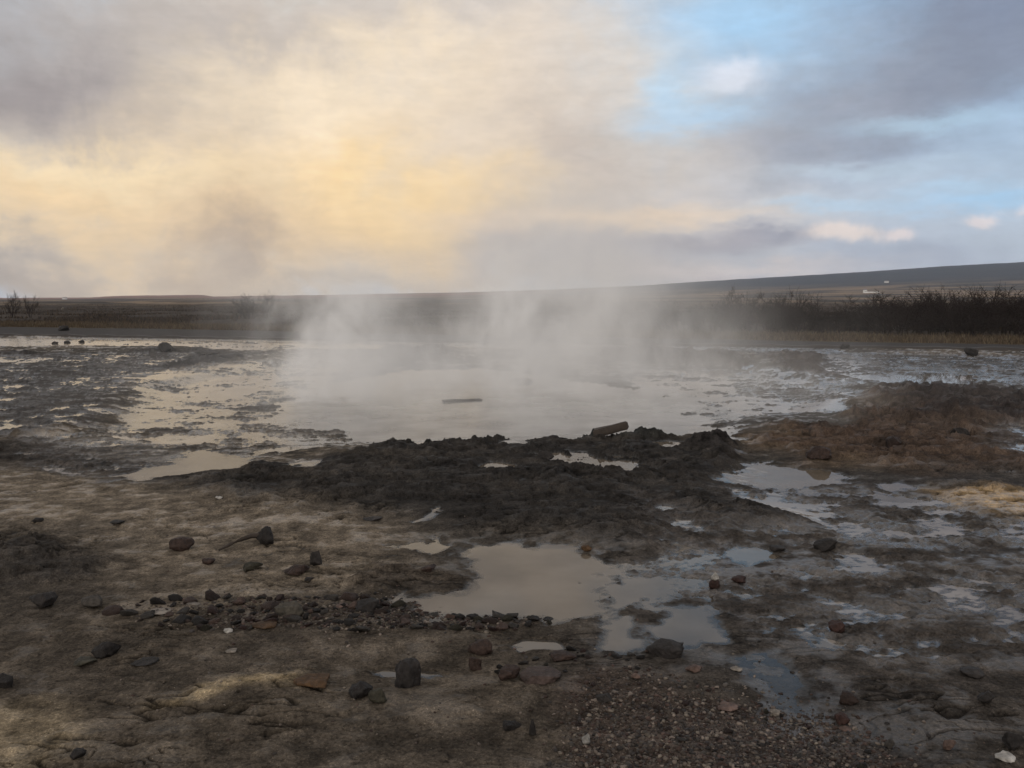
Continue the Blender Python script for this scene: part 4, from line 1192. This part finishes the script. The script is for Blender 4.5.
# ---------------------------------------------------------------- steam over the pool
def steam():
    m = bpy.data.materials.new('steam'); m.use_nodes = True
    t = m.node_tree; t.nodes.clear(); NN = t.nodes.new; LL = t.links.new
    def mth(op, a, b=None, c=None, clamp=False):
        n = NN('ShaderNodeMath'); n.operation = op; n.use_clamp = clamp
        for i, v in enumerate((a, b, c)):
            if v is None: continue
            if isinstance(v, (int, float)): n.inputs[i].default_value = v
            else: LL(v, n.inputs[i])
        return n.outputs[0]
    tcn = NN('ShaderNodeTexCoord'); s = NN('ShaderNodeSeparateXYZ'); LL(tcn.outputs['Object'], s.inputs[0])
    X, Y, Zc = s.outputs
    mpn = NN('ShaderNodeMapping'); mpn.inputs['Scale'].default_value = (1, 1, .75); LL(tcn.outputs['Object'], mpn.inputs[0])
    n1 = NN('ShaderNodeTexNoise'); n1.inputs['Scale'].default_value = .75; n1.inputs['Detail'].default_value = 4; n1.inputs['Roughness'].default_value = .6
    n1.inputs['Distortion'].default_value = .6
    LL(mpn.outputs[0], n1.inputs['Vector'])
    nf = n1.outputs['Fac']
    cl = NN('ShaderNodeMapRange'); cl.interpolation_type = 'SMOOTHSTEP'
    cl.inputs[1].default_value = .36; cl.inputs[2].default_value = .68; LL(nf, cl.inputs[0])
    n2 = NN('ShaderNodeTexNoise'); n2.inputs['Scale'].default_value = 2.1; n2.inputs['Detail'].default_value = 3; n2.inputs['Distortion'].default_value = 1.0
    LL(mpn.outputs[0], n2.inputs['Vector'])
    c2 = NN('ShaderNodeMapRange'); c2.inputs[1].default_value = .3; c2.inputs[2].default_value = .7; c2.inputs[3].default_value = .35; c2.inputs[4].default_value = 1.6
    LL(n2.outputs['Fac'], c2.inputs[0])
    wob = mth('ADD', mth('MULTIPLY', mth('SUBTRACT', nf, .5), 3.0), mth('MULTIPLY', mth('SUBTRACT', n2.outputs['Fac'], .5), 1.2))
    def plume(x0, y0, lean, w0, wz, top, st):
        cx_ = mth('ADD', mth('MULTIPLY', Zc, lean), x0)
        dx = mth('ADD', mth('SUBTRACT', X, cx_), wob)
        dy = mth('SUBTRACT', Y, y0)
        w = mth('ADD', mth('MULTIPLY', Zc, wz), w0)
        d2 = mth('DIVIDE', mth('ADD', mth('MULTIPLY', dx, dx), mth('MULTIPLY', mth('MULTIPLY', dy, dy), .35)), mth('MULTIPLY', w, w))
        g = mth('POWER', 2.718, mth('MULTIPLY', d2, -1))
        vz = NN('ShaderNodeMapRange'); vz.interpolation_type = 'SMOOTHSTEP'
        vz.inputs[1].default_value = top; vz.inputs[2].default_value = 0.0; LL(Zc, vz.inputs[0])
        return mth('MULTIPLY', mth('MULTIPLY', g, vz.outputs[0]), st)
    d = plume(-2.8, 14.5, .05, .56, .20, 2.8, 1.25)
    d = mth('ADD', d, plume(.9, 16.0, .12, .80, .38, 4.2, .55))
    d = mth('ADD', d, plume(-1.1, 15.5, .0, .6, .3, 1.6, .30))
    d = mth('ADD', d, plume(4.2, 18.5, .16, .6, .30, 2.2, .26))
    d = mth('ADD', d, plume(2.4, 17.0, .10, .6, .25, 2.4, .14))
    # low mist hugging the water
    lx = mth('DIVIDE', mth('SUBTRACT', X, .1), 4.4); ly = mth('DIVIDE', mth('SUBTRACT', Y, 16.3), 5.0)
    low = mth('POWER', 2.718, mth('MULTIPLY', mth('ADD', mth('MULTIPLY', lx, lx), mth('MULTIPLY', ly, ly)), -1.0))
    low = mth('MULTIPLY', low, mth('POWER', 2.718, mth('MULTIPLY', Zc, -1.8)))
    d = mth('ADD', mth('MULTIPLY', d, mth('ADD', mth('MULTIPLY', cl.outputs[0], 1.5), .06)), mth('MULTIPLY', low, mth('ADD', mth('MULTIPLY', cl.outputs[0], .26), .03)))
    d = mth('MULTIPLY', mth('MULTIPLY', d, c2.outputs[0]), STEAM)
    v = NN('ShaderNodeVolumePrincipled'); v.inputs['Color'].default_value = (1, .998, .996, 1); v.inputs['Anisotropy'].default_value = -0.2
    LL(d, v.inputs['Density'])
    o = NN('ShaderNodeOutputMaterial'); LL(v.outputs[0], o.inputs['Volume'])
    m.cycles.volume_step_rate = 0.5
    return m
STEAM = 1.9
bm = bmesh.new(); bmesh.ops.create_cube(bm, size=1)
for q in bm.verts: q.co = Vector((q.co.x * 17 + .3, q.co.y * 14 + 17.0, q.co.z * 5.2 + 1.9))
me = bpy.data.meshes.new('steam'); bm.to_mesh(me); bm.free()
me.materials.append(steam())
so = bpy.data.objects.new('steam', me); col.objects.link(so)
prop(so, kind='stuff', label='pale steam drifting up from the pool', category='steam')

# ---------------------------------------------------------------- haze
bm = bmesh.new(); bmesh.ops.create_cube(bm, size=1)
for q in bm.verts: q.co = Vector((q.co.x * 10600, q.co.y * 10600, (q.co.z + .5) * 300 - 12))
me = bpy.data.meshes.new('haze'); bm.to_mesh(me); bm.free()
m = bpy.data.materials.new('haze'); m.use_nodes = True
t = m.node_tree; t.nodes.clear()
v = t.nodes.new('ShaderNodeVolumePrincipled'); v.inputs['Color'].default_value = (.70, .82, .98, 1)
v.inputs['Density'].default_value = .00009
o = t.nodes.new('ShaderNodeOutputMaterial'); t.links.new(v.outputs[0], o.inputs['Volume'])
me.materials.append(m)
hz = bpy.data.objects.new('haze', me); col.objects.link(hz); prop(hz, kind='stuff')
